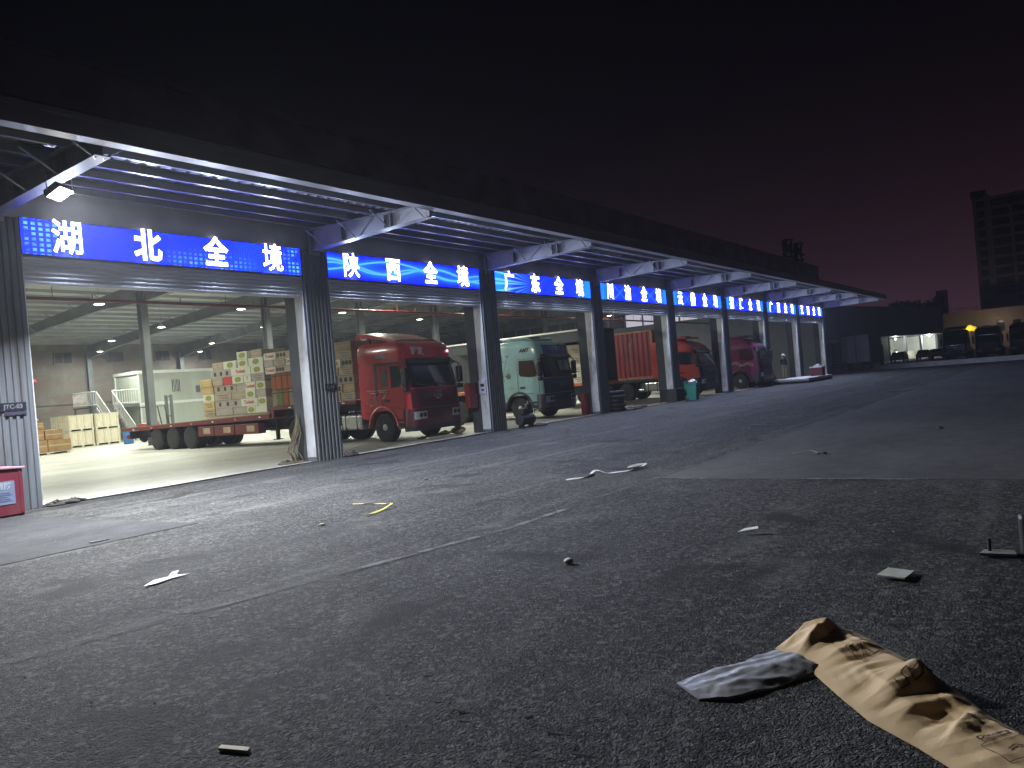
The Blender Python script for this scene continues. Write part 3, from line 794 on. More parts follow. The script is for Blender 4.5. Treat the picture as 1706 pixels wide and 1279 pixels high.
def tractor(label, loc, paint, face, style='deflector', extras=True, group=None, rz=0):
    t = thing('tractor_truck', label, 'truck', loc, rz, group)
    c = Cab() if style != 'flat' else Cab(yf=[(.3, .08), (.6, .01), (1.1, .0), (1.6, .02), (1.85, .06), (2.62, .20), (2.74, .16), (3.1, .22), (3.3, .38), (3.42, .70), (3.46, 1.1)], wd=[(.3, 1.22), (1.0, 1.245), (2.8, 1.24), (3.2, 1.21), (3.38, 1.12), (3.46, .95)], ztop=3.46)
    if style == 'slope':
        c = Cab(yf=[(.3, .08), (.6, .01), (1.1, .0), (1.6, .03), (1.85, .10), (2.60, .38), (2.72, .42), (2.95, .58), (3.12, .85), (3.26, 1.25), (3.36, 1.7)], wd=[(.3, 1.22), (1.0, 1.245), (2.7, 1.225), (3.0, 1.16), (3.2, 1.02), (3.36, .85)], ztop=3.36)
    zt = c.ztop
    mb = MB(); zs = [1.08, 1.12, 1.3, 1.5, 1.7, 1.85, 2.0, 2.2, 2.4, 2.6, 2.72, 2.8, 2.9, 3.0, 3.1, 3.18, 3.25, 3.31, 3.36]
    zs = [z for z in zs if z < zt-.02]+[zt-.02, zt]
    c.loft(mb, zs)
    # side skirts with the wheel arch cut out
    ac, ar = 1.45, .66
    arc = [(ac+ar*math.cos(a), .52+ar*math.sin(a)) for a in [math.pi*(1-k/14) for k in range(15)]]
    for sg in (-1, 1):
        w0, w1 = sorted((sg*1.02, sg*1.243))
        mb.prism([(.50, 1.079), (.50, .50), (ac-ar-.03, .42)]+arc+[(ac+ar+.02, .80), (2.45, .84), (2.5, .95), (2.5, 1.079)], 0, w0, w1)
    body = mb.build('body', paint, t)
    # wheel arch lip
    for sg in (-1, 1):
        mb = MB()
        V = []
        for k in range(15):
            a = math.pi*(1-k/14)
            for rr, xo in ((ar-.02, 1.02), (ar-.02, 1.262), (ar+.07, 1.262), (ar+.08, 1.24)): V.append((sg*xo, ac+rr*math.cos(a), .52+rr*math.sin(a)))
        mb.add(V, [(i*4+j, i*4+j+1, i*4+5+j, i*4+4+j) for i in range(14) for j in range(3)], 0, True)
        mb.build('wheel_arch', paint if style == 'deflector' else BLACK, body)
    # bumper
    mb = MB()
    def bump(z0, z1, push, mi):
        A = []
        for z in (z0, z1):
            P = [(-1.235, .495, z)]+[c.front(-1.235+2.47*i/24, z, push) for i in range(25)]+[(1.235, .495, z)]
            A += P
        n = 27
        mb.add(A, [(i, i+1, i+1+n, i+n) for i in range(n-1)]+[(n-1, 0, n, 2*n-1)], mi, True)
        mb.add(A, [tuple(range(n)), tuple(range(n, 2*n))], mi)
    bump(.34, .50, .05, 1); bump(.501, .70, .07, 0); bump(.701, 1.079, .03, 0)
    mb.build('bumper', [face, BLACK], t)
    # front panel, grille
    mb = MB(); c.fpatch(mb, -1.20, 1.20, 1.09, 1.74, .012, th=.0)
    fp = mb.build('front_panel', face, body)
    mb = MB()
    for z in (1.16, 1.26, 1.36): c.fpatch(mb, -.92, .92, z, z+.045, .016, 18, 1, mi=0)
    for z in (.80, .90, .99): c.fpatch(mb, -.70, .70, z, z+.055, .036, 18, 1, mi=0)
    mb.build('grille', BLACK, fp)
    if style == 'deflector':
        mb = MB(); E_ = [c.front(0, 1.50, .03)]
        cy = c.front(0, 1.5, .03)[1]
        mb.tube([(.20*math.cos(a), cy, 1.50+.125*math.sin(a)) for a in [2*math.pi*k/20 for k in range(20)]], .011, 5, closed=True)
        for a, b in (((-.09, -.07), (0, .1)), ((.09, -.07), (0, .1)), ((-.13, 0), (.13, 0)), ((0, -.12), (0, .12)), ((-.06, -.02), (-.16, -.06)), ((.06, -.02), (.16, -.06))):
            mb.cyl((a[0], cy, 1.5+a[1]), (b[0], cy, 1.5+b[1]), .010, 5)
        mb.build('emblem', CHROME, fp)
        mb = MB()
        for x in (-.42, .0, .42): c.fpatch(mb, x-.2, x+.2, 1.66, 1.685, .018, 6, 1)
        mb.build('name_strip', CHROME, fp)
    else:
        mb = MB(); cy = c.front(0, 1.42, .03)[1]
        mb.tube([(.0, cy, 1.52), (.085, cy, 1.44), (.05, cy, 1.33), (0, cy, 1.42), (-.05, cy, 1.33), (-.085, cy, 1.44)], .010, 5, closed=True)
        mb.build('emblem', CHROME, fp)
        mb = MB(); c.fpatch(mb, -.75, .75, 1.53, 1.555, .018, 12, 1)
        mb.build('name_strip', mat('dark_chrome', (.2, .2, .22), .3, .9, .1, 5), fp)
    # headlamps
    for sg in (-1, 1):
        a, b = sorted((sg*1.17, sg*.66))
        mb = MB(); c.fpatch(mb, a, b, .72, .98, .045, 12, 3)
        h = mb.build('headlamp', LAMPGLASS, t)
        mb = MB()
        for k in (.78, .97):
            p = Vector(c.front(sg*k, .86, .05)); mb.cyl(p, p+Vector((0, -.012, 0)), .075, 14); 
        mb.build('projector', BLACK, h)
    # windscreen with its dark top band
    zw0, zw1 = (1.78, 2.76) if style != 'slope' else (1.80, 2.66)
    mb = MB(); c.fpatch(mb, -1.16, 1.16, zw0, zw1, .010, 26, 8, inset=.03)
    ws = mb.build('windscreen', GLASS, body)
    mb = MB()
    for xx, tilt in ((-.15, 1.05), (.75, 1.0)):
        p0 = Vector(c.front(xx, zw0+.03, .03)); p1 = Vector(c.front(xx-.85*1, zw0+.12, .025)); mb.tube([p0, p1], .011, 5)
        mb.tube([p1, Vector(c.front(xx-.55, zw0+.18, .022))], .012, 5)
    mb.build('wiper', BLACK, ws)
    # sun visor over the glass
    mb = MB(); V = []
    for i in range(25):
        x = -1.14+2.28*i/24
        p = c.front(x, zw1+.02, .02); q = c.front(x*.97, zw1-.16, .17 if style != 'slope' else .10)
        V += [p, (p[0], p[1]-.0, p[2]+.012), q, (q[0], q[1], q[2]+.012)]
    F = [(i*4, i*4+4, i*4+6, i*4+2) for i in range(24)]+[(i*4+1, i*4+3, i*4+7, i*4+5) for i in range(24)]+[(i*4+2, i*4+6, i*4+7, i*4+3) for i in range(24)]
    mb.add(V, F, 0, True); mb.build('sun_visor', mat('smoked_visor', (.02, .02, .025), .2, 0, .1, 3), body)
    # doors: shut line, window, handle, step
    for sg in (-1, 1):
        mb = MB()
        dl = [(.34, 1.12), (.34, 1.80), (.50, 2.62), (1.40, 2.66), (1.44, 2.3), (1.44, 1.25), (1.30, 1.18), (.9, 1.16)]
        P = [Vector(c.side(sg, y, z, .0045)) for y, z in dl]
        mb.tube(P, .0075, 4, closed=True)
        d = mb.build('door', mat('door_gap_seal', (.02, .02, .022), .7, 0, .1, 2), body)
        mb = MB()
        if style == 'deflector':
            c.spoly(mb, sg, [(.42, 1.98), (.55, 2.56), (.96, 2.58), (.96, 1.84), (.60, 1.86)], .010)
        else:
            c.spoly(mb, sg, [(.40, 1.95), (.54, 2.56), (1.32, 2.60), (1.36, 2.02), (1.30, 1.92), (.9, 1.86), (.52, 1.86)], .010)
        mb.build('door_window', GLASS, d)
        mb = MB(); P = [c.side(sg, 1.10+.24*u, 1.42, .02) for u in (0, 1)]; xx = P[0][0]
        mb.rbox(min(xx, xx-sg*.03), max(xx, xx-sg*.03), 1.08, 1.34, 1.37, 1.46, .012)
        mb.build('handle', BLACK, d)
        if style == 'deflector':
            mb = MB(); c.spoly(mb, sg, [(1.10, 1.93), (1.14, 2.46), (1.36, 2.46), (1.44, 1.90), (1.20, 1.90)], .010); q = mb.build('quarter_window', mat('grey_vehicle_glass', (.10, .12, .13), .15, 0, .2, 1), body)
            mb = MB(); c.spoly(mb, sg, [(.30, 2.69), (1.62, 2.72), (1.62, 2.74), (1.74, 2.70), (1.74, 1.60), (1.62, 1.60), (1.60, 2.62), (.32, 2.62)][::1], .007); mb.build('dark_trim', BLACK, body)
        mb = MB(); mb.box(*sorted((sg*1.0, sg*1.252)), .515, .78, .50, .64); mb.box(*sorted((sg*1.0, sg*1.257)), .515, .80, .70, .78)
        mb.build('step', BLACK, t)
        # mirrors
        mb = MB(); mx = sg*1.40
        mb.rbox(mx-.10, mx+.10, .05, .25, 1.86, 2.46, .05); mb.rbox(mx-.09, mx+.09, .06, .24, 1.66, 1.84, .04)
        mb.tube([(sg*1.20, .34, 2.56), (sg*1.30, .18, 2.60), (mx, .15, 2.56), (mx, .15, 1.74), (sg*1.20, .30, 1.72)], .022, 6)
        mi = mb.build('mirror', BLACK, t)
        mb = MB(); mb.rbox(mx-.075, mx+.075, .25, .256, 1.92, 2.40, .002); mb.build('mirror_glass', CHROME, mi)
    # roof gear
    if style == 'deflector':
        mb = MB(); V = []
        nx, ny = 14, 10
        def D(u, v):
            x = -1.10+2.20*u; y = .80+1.84*v
            z = 3.47+.38*math.sin(v*math.pi/2)**1.15-.05*abs(2*u-1)**6
            return (x, y, z)
        mb.grid(D, nx, ny)
        A = [D(i/nx, 1) for i in range(nx+1)]; mb.add(A+[(p[0]*.96, p[1]-.06, p[2]-.10) for p in A], [(i, i+1, i+1+nx+1, i+nx+1) for i in range(nx)])
        for sg in (-1, 1):
            A = [D(.5+.5*sg, j/ny) for j in range(ny+1)]; B = [(p[0]-sg*.02, p[1]+.04, p[2]-.05-.10*j_/ny) for j_, p in enumerate(A)]
            mb.add(A+B, [(j, j+1, j+ny+2, j+ny+1) for j in range(ny)])
        dfl = mb.build('roof_deflector', paint, t)
        mb = MB()
        for sg in (-1, 1):
            mb.cyl((sg*.7, 2.3, 3.38), (sg*.7, 2.42, 3.70), .025, 6); mb.cyl((sg*.7, 1.5, 3.38), (sg*.7, 1.55, 3.66), .02, 6); mb.rbox(sg*.95-.05, sg*.95+.05, 1.35, 1.55, 3.30, 3.44, .02)
        mb.build('bracket', BLACK, dfl)
    else:
        mb = MB(); mb.rbox(-.85, .85, .85, 2.35, zt-.01, zt+.07, .03); mb.rbox(-.55, .2, 1.05, 1.6, zt+.06, zt+.15, .04, mi=1)
        for sg in (-1, 1): mb.tube([(sg*.88, .6+.3*(style == 'slope'), zt-.12), (sg*.88, 1.0, zt+.10), (sg*.88, 2.4, zt+.10)], .028, 6)
        mb.build('roof_spoiler', [paint, BLACK], t)
        for sg in (-1, 1):
            mb = MB(); mb.prism([(2.50, 1.1), (3.02, 1.1), (3.02, 3.3), (2.52, 3.36)], 0, *sorted((sg*1.21, sg*1.235))); mb.build('side_fairing', paint, t)
    # chassis
    mb = MB(); LCH = 7.0
    for sg in (-1, 1): mb.box(sg*.43-.04, sg*.43+.04, .35, LCH, .78, 1.03)
    for y in (2.7, 3.6, 4.4, 5.4, 6.4, 6.95): mb.box(-.39, .39, y, y+.1, .80, 1.0)
    mb.box(-.98, .98, .56, 2.2, .55, 1.07); mb.box(-.9, .9, 4.5, 6.3, 1.032, 1.06)
    mb.cyl((-1.0, 1.45, .50), (1.0, 1.45, .50), .07, 8); mb.cyl((-.9, 4.85, .5), (.9, 4.85, .5), .1, 8); mb.cyl((-.9, 6.15, .5), (.9, 6.15, .5), .1, 8)
    mb.rbox(-.45, .45, 5.0, 5.9, 1.06, 1.20, .04); mb.box(-1.05, 1.05, 2.62, 2.75, 1.04, 1.3)
    mb.build('chassis', CHASSIS, t)
    for sg in (-1, 1):
        mb = MB(); mb.rbox(*sorted((sg*.60, sg*1.20)), 2.60, 3.62, .48, 1.02, .09, seg=3)
        tk = mb.build('fuel_tank', ALU, t)
        mb = MB()
        for y in (2.80, 3.38): mb.rbox(*sorted((sg*.59, sg*1.215)), y, y+.05, .47, 1.03, .09)
        mb.build('tank_strap', CHASSIS, tk)
        mb = MB()
        for y in (3.74, 3.98): mb.cyl((sg*.75, y, .48), (sg*.75, y, .98), .11, 14)
        mb.cyl((sg*1.0, 3.72, .58), (sg*1.0, 4.1, .58), .12, 14)
        mb.build('air_tank', ALU, t)
        mb = MB()
        V = []
        for y_ in (4.85, 6.15):
            for k in range(11):
                a = math.pi*(.12+.76*k/10)
                V += [(sg*.74, y_+.60*math.cos(a), .52+.60*math.sin(a)), (sg*1.24, y_+.60*math.cos(a), .52+.60*math.sin(a))]
        mb.add(V, [(b+2*i, b+2*i+1, b+2*i+3, b+2*i+2) for b in (0, 22) for i in range(10)], 0, True)
        mb.build('mudguard', BLACK, t)
        for (y, dr) in ((1.45, False), (4.85, True), (6.15, True)):
            wheel(t, sg*(1.05 if not dr else 1.06), y, .52, .30, dr, dr)
    return t, c, body

RED = mat('red_cab_paint', (.50, .018, .034), .32, 0, .10, 1.4, coat=.5, dirt=(.16, .06, .05), dscale=.8)
MAROON = mat('maroon_front_panel', (.085, .010, .018), .38, 0, .2, 1.5, coat=.3)
TEAL = mat('pale_teal_cab_paint', (.31, .53, .58), .32, 0, .08, 1.5, coat=.4, dirt=(.26, .40, .38), dscale=.8)
NAVY = mat('dark_blue_grille_panel', (.045, .05, .085), .4, 0, .2, 1.5, coat=.3)
ORED = mat('orange_red_cab_paint', (.56, .045, .025), .33, 0, .1, 1.5, coat=.4)
PLUM = mat('dark_plum_cab_paint', (.14, .008, .062), .34, 0, .1, 1.5, coat=.5)
DARKP = mat('dark_front_panel', (.02, .02, .03), .4, 0, .2, 1.5)
DECAL = mat('silver_decal', (.62, .62, .64), .45, .1, .15, 6)

# the red tractor in the second bay
tr, cab, bd = tractor('red cab-over tractor with dark windscreen and roof deflector, hitched to the carton trailer', (19.88, 17.55, 0), RED, MAROON)
def red_extras():
    mb = MB()
    for sg in (-1,):
        def strip(pts, w):
            P = [Vector(cab.side(sg, y, z, .012)) for y, z in pts]; mb.tube(P, w, 4)
        strip([(2.14, 1.80), (1.66, 1.78), (1.78, 1.52), (2.02, 1.72), (1.74, 1.70)], .018)
        strip([(1.58, 1.78), (1.06, 1.76), (1.32, 1.52), (1.42, 1.50)], .018)
        strip([(1.56, 1.72), (1.16, 1.70), (1.34, 1.56)], .009)
        for k in range(9):
            a = math.pi*k/8; strip([(1.95+.20*math.cos(a), 1.34+.14*math.sin(a)), (1.95+.23*math.cos(a), 1.34+.17*math.sin(a))], .012)
        strip([(2.04, 1.29), (1.86, 1.29)], .012)
    mb.build('door_decal', DECAL, bd)
    mb = MB(); cab.spoly(mb, -1, [(1.10, 2.86), (1.10, 2.98), (1.60, 3.02), (1.66, 2.90)], .008)
    mb.build('side_badge', mat('blue_grey_badge', (.16, .16, .26), .3, .4, .1, 8), bd)
    # brush lettering on the roof front
    v, f = text_mesh('解放', .30, .006)
    mb = MB(); mb.add([cab.front(p.x*1.1-.55, 3.02+p.y, .012) for p in v], f)
    mb.build('roof_lettering', DECAL, bd, fix=False)
    mb = MB(); p = Vector(cab.front(.98, 3.0, .015)); mb.cyl(p, p+Vector((0, -.03, 0)), .045, 12)
    mb.build('marker_lamp', mat('pink_marker_lamp', (.6, .3, .5), .2, 0, .05, 4, emit=(1, .35, .8), es=3.0), tr)
red_extras()
# the teal tractor
tt, cab2, bd2 = tractor('pale teal cab-over tractor with dark blue front, parked in the third bay', (28.62, 18.05, 0), TEAL, NAVY, 'flat')
def teal_extras():
    mb = MB(); cab2.fpatch(mb, -.98, .98, 2.80, 3.20, .010, 18, 4)
    q = mb.build('roof_sign', mat('blue_roof_panel', (.03, .05, .22), .3, 0, .2, 2), bd2)
    v, f = text_mesh('江淮重卡', .22, .004)
    mb = MB(); mb.add([cab2.front(p.x, 3.03+p.y, .018) for p in v], f)
    mb.build('roof_lettering', mat('pale_blue_lettering', (.22, .28, .5), .5, 0, .1, 3), q, fix=False)
    v, f = text_mesh('AMT', .24, .012, shear=.3)
    mb = MB(); mb.add([cab2.side(-1, 1.02-p.x, 3.02+p.y*.9, .010) for p in v], f)
    mb.build('side_lettering', BLACK, bd2, fix=False)
    mb = MB(); rnd = random.Random(5)
    P = lambda y, z: Vector(cab2.side(-1, y, z, .007))
    for k in range(26):                       # printed bamboo twigs and leaves
        y, z = 1.75+rnd.random()*.55, 1.65+rnd.random()*1.25
        a = rnd.uniform(-.6, .9); L_ = rnd.uniform(.06, .17)
        mb.add([P(y, z), P(y+L_*.5*math.cos(a)-.015, z+L_*.5*math.sin(a)+.015), P(y+L_*math.cos(a), z+L_*math.sin(a)), P(y+L_*.5*math.cos(a)+.015, z+L_*.5*math.sin(a)-.018)], [(0, 1, 2, 3)])
    mb.tube([P(2.30, 1.5), P(2.2, 2.0), P(2.05, 2.5), P(1.8, 2.95)], .007, 4); mb.tube([P(2.2, 1.9), P(1.95, 2.2), P(1.8, 2.3)], .006, 4)
    mb.build('leaf_decal', mat('dark_leaf_print', (.10, .19, .17), .6, 0, .3, 9), bd2, fix=False)
    mb = MB(); mb.lathe([(.12, 0), (.115, .006)], cab2.side(-1, 1.92, 1.95, .006), 0, 18); mb.build('round_badge', mat('brown_badge', (.10, .08, .06), .5, 0, .4, 20), bd2)
    mb = MB()
    for zz in (1.25, 1.9, 2.55): mb.tube([P(2.36, zz), P(2.36, zz+.60)], .006, 4)
    mb.tube([P(2.36, 1.1), P(2.36, 3.1)], .005, 4); mb.tube([P(1.5, 1.4), P(2.5, 1.4)], .004, 4)
    mb.build('panel_gap', BLACK, bd2)
    mb = MB()
    for x in (.1, .55): cab2.fpatch(mb, x, x+.36, 2.05, 2.50, .014, 4, 4)
    mb.build('windscreen_panel', mat('pale_windscreen_panel', (.30, .29, .27), .6, 0, .2, 4), bd2)  # two plain pale panels lying on the windscreen
teal_extras()
tractor('orange red cab-over tractor beside the green wheeled bin', (42.68, 16.75, 0), ORED, DARKP, 'slope')
tp, cab4, bd4 = tractor('dark plum tractor parked with its nose out of the sixth bay', (51.06, 16.1, 0), PLUM, DARKP, 'slope')
def plum_extras():
    mb = MB(); rnd = random.Random(3); P = lambda y, z: Vector(cab4.side(-1, y, z, .008))
    for k in range(9):
        y, z = .5+.17*k, 1.55+.10*math.sin(k*1.3)+.18*(k/9)
        mb.tube([P(y, z), P(y+.13, z+.06), P(y+.22, z-.02), P(y+.34, z+.03)], .014, 4)
        mb.tube([P(y, z-.09), P(y+.2, z-.05), P(y+.3, z-.10)], .010, 4)
    mb.build('flame_decal', DECAL, bd4)
plum_extras()

# ------------------------------------------------------------------ trailers
TMAR = mat('maroon_trailer_paint', (.16, .022, .028), .55, .1, .22, 2, dirt=(.10, .06, .045), dscale=2)
def stepped_trailer():
    """the flat-bed behind the red tractor: high neck, low deck"""
    x0, x1 = 18.66, 21.12
    t = thing('flatbed_trailer', 'long maroon stepped flatbed trailer carrying cartons, its tail end empty', 'trailer', (19.88, 28.5, 0))
    zl = lambda y: 1.27-(y-25.0)*.0185       # low deck slopes gently to the tail
    mb = MB()
    mb.prism([(20.35, 1.40), (20.35, 1.52), (25.1, 1.52), (25.1, 1.40)], 0, x0, x1)
    mb.prism([(25.101, 1.52), (25.101, 1.10), (25.25, 1.10), (25.25, zl(25.25)), (36.6, zl(36.6)), (36.6, zl(36.6)-.13), (25.05, zl(25.0)-.20), (24.95, 1.12), (24.95, 1.399), (25.10, 1.399)], 0, x0+.002, x1-.002)
    dk = mb.build('deck', TMAR, t, world=True)
    mb = MB(); mb.prism([(25.3, zl(25.3)+.002), (36.55, zl(36.55)+.002), (36.55, zl(36.55)+.03), (25.3, zl(25.3)+.03)], 0, x0+.06, x1-.06)
    mb.build('deck_boards', mat('worn_deck_planks', (.30, .21, .12), .85, 0, .3, 3, stretch=(.6, 6, 1), dirt=(.12, .08, .05)), t, world=True)
    mb = MB()
    for xx in (19.35, 20.40):
        mb.prism([(20.6, 1.14), (24.8, 1.14), (25.3, .72), (36.2, .62), (36.2, .90), (25.3, 1.05), (24.9, 1.399), (20.6, 1.399)], 0, xx-.05, xx+.05)
    for y in (26, 27.5, 29, 33.2, 34.6): mb.box(19.40, 20.34, y, y+.08, .78, .92)
    mb.box(18.9, 20.9, 36.2, 36.3, .55, .9)
    for y in (30.9, 32.25, 33.6): mb.cyl((18.95, y, .5), (20.8, y, .5), .08, 8)
    mb.build('chassis', CHASSIS, t, world=True)
    for k, (ya, yb) in enumerate(((26.0, 27.55), (27.6, 29.0), (29.05, 30.2))):
        for sg, xx in ((-1, x0), (1, x1)):
            mb = MB(); mb.rbox(*sorted((xx, xx-sg*.35)), ya, yb, .52, zl(28)-.28, .02)
            p = mb.build('side_locker', TMAR, t, world=True)
            if sg < 0:
                mb = MB(); mb.box(xx-.006, xx-.001, ya+.25, ya+.75, .62, .86); mb.build('pale_notice', mat('dirty_cream_notice', (.42, .34, .22), .7, 0, .3, 7), p, world=True)
    for sg, xx in ((-1, x0), (1, x1)):
        for i in range(7):
            y = 25.8+i*1.6
            mb = MB(); mb.rbox(xx-.012 if sg < 0 else xx-.004, xx+.004 if sg < 0 else xx+.012, y, y+.12, zl(y)-.115, zl(y)-.06, .004)
            mb.build('side_marker', AMBER if i % 2 else WHITE, dk, world=True)
        for y in (20.9, 21.9, 22.9, 23.9):
            mb = MB(); mb.rbox(xx-.012 if sg < 0 else xx-.004, xx+.004 if sg < 0 else xx+.012, y, y+.14, 1.43, 1.48, .004); mb.build('side_marker', WHITE, dk, world=True)
    mb = MB()
    for xx in (19.2, 20.55):
        mb.box(xx-.06, xx+.06, 25.45, 25.57, .25, 1.0); mb.box(xx-.15, xx+.15, 25.38, 25.64, .22, .25)
    mb.build('landing_leg', CHASSIS, t, world=True)
    mb = MB(); mb.box(x0+.1, x1-.1, 36.31, 36.34, .56, .74)
    mb.build('tail_board', mat('red_white_tail', (.4, .05, .04), .5, 0, .4, 8), t, world=True)
    for y in (30.9, 32.25, 33.6):
        for xx in (-1.05, 1.05):
            w = wheel(t, xx, y-28.5, .50, .30, True, True)
    for y in (30.9, 32.25, 33.6):
        for sg in (-1, 1):
            V = []
            for k in range(9):
                a = math.pi*(.2+.6*k/8); V += [(19.88+sg*.72, y+.58*math.cos(a), .5+.58*math.sin(a)), (19.88+sg*1.21, y+.58*math.cos(a), .5+.58*math.sin(a))]
            mb = MB(); mb.add(V, [(2*i, 2*i+1, 2*i+3, 2*i+2) for i in range(8)], 0, True); mb.build('mudguard', BLACK, t, world=True)
    # mudflap between tractor and deck, lit white tag
    return t
stepped_trailer()

# ------------------------------------------------------------------ cartons on the trailer
CART = {}
def carton_mats():
    CART['tan'] = mat('carton_tan', (.40, .33, .25), .85, 0, .14, 4); CART['white'] = mat('carton_white', (.66, .66, .56), .8, 0, .06, 4)
    CART['yellow'] = mat('carton_yellow', (.55, .40, .17), .85, 0, .12, 4); CART['red'] = mat('carton_red', (.55, .05, .05), .8, 0, .1, 4)
    CART['grey'] = mat('carton_grey', (.40, .36, .33), .85, 0, .12, 4); CART['kraft'] = KRAFT
    CART['olive'] = mat('olive_print', (.30, .30, .06), .8, 0, .15, 9); CART['ink'] = mat('dark_print', (.06, .055, .05), .8, 0, .3, 12)
    CART['redink'] = mat('red_print', (.50, .03, .05), .8, 0, .1, 9); CART['rust'] = mat('rust_orange_sleeve', (.42, .15, .07), .8, 0, .2, 5, stretch=(1, 1, .3)); CART['green'] = mat('moss_green_sleeve', (.22, .26, .08), .8, 0, .2, 5)
carton_mats()
TAPE = mat('carton_tape', (.50, .42, .27), .35, 0, .08, 5)
NUM = ['', 'first', 'second', 'third', 'fourth', 'fifth', 'sixth', 'seventh', 'eighth', 'ninth']
def carton(y0, y1, z0, z1, base, prints, label, x=18.74, depth=1.15):
    j = (random.random()-.5)*.03
    x += j
    mb = MB(); mb.rbox(x, x+depth, y0+.008, y1-.008, z0+.002, z1-.004, .012)
    o = tag(mb.build('carton', CART[base]), label, 'box', 'cartons stacked on the maroon trailer')
    fx = x-.003
    for p in prints:
        k = p[0]
        yc, zc = (y0+y1)/2, (z0+z1)/2; h = z1-z0; w = y1-y0
        if k == 'oval':
            mb = MB(); a = min(.40*w, .75*h*.9); b = .34*h; n = 22
            mb.add([(fx, yc+p[1]*w+a*math.cos(2*math.pi*i/n)*(1 if abs(math.cos(2*math.pi*i/n)) < .8 else .97), zc+b*math.copysign(abs(math.sin(2*math.pi*i/n))**.7, math.sin(2*math.pi*i/n))) for i in range(n)], [tuple(range(n))])
            mb.build('oval_print', CART['olive'], o, world=True, fix=False)
        elif k == 'fans':
            for q in (-.3, 0, .3):
                mb = MB(); n = 18; r = .30*h
                mb.add([(fx, yc+q*w+r*math.cos(2*math.pi*i/n), zc+r*math.sin(2*math.pi*i/n)) for i in range(n)], [tuple(range(n))]); mb.build('round_print', CART['ink'], o, world=True, fix=False)
        elif k == 'word':
            lettering('lettering', p[1], h*p[2], CART[p[3]], o, Matrix.Translation(Vector((fx-.0, yc, zc))-Vector(o.location)) @ Matrix.Rotation(R(-90), 4, 'Z') @ Matrix.Rotation(R(90), 4, 'X'), bold=.006)
        elif k == 'lines':
            mb = MB()
            for q in range(3): mb.box(fx-.001, fx, yc-.3*w, yc+(.1+.1*q)*w, zc-.28*h+q*.22*h, zc-.28*h+q*.22*h+.06*h)
            mb.build('small_print', CART['ink'], o, world=True)
    if base in ('tan', 'kraft', 'yellow', 'grey'):
        mb = MB(); mb.box(fx+.001, fx+.0025, y0+.02, y1-.02, z0+.47*(z1-z0), z0+.56*(z1-z0)); mb.build('tape', TAPE, o, world=True)
    return o
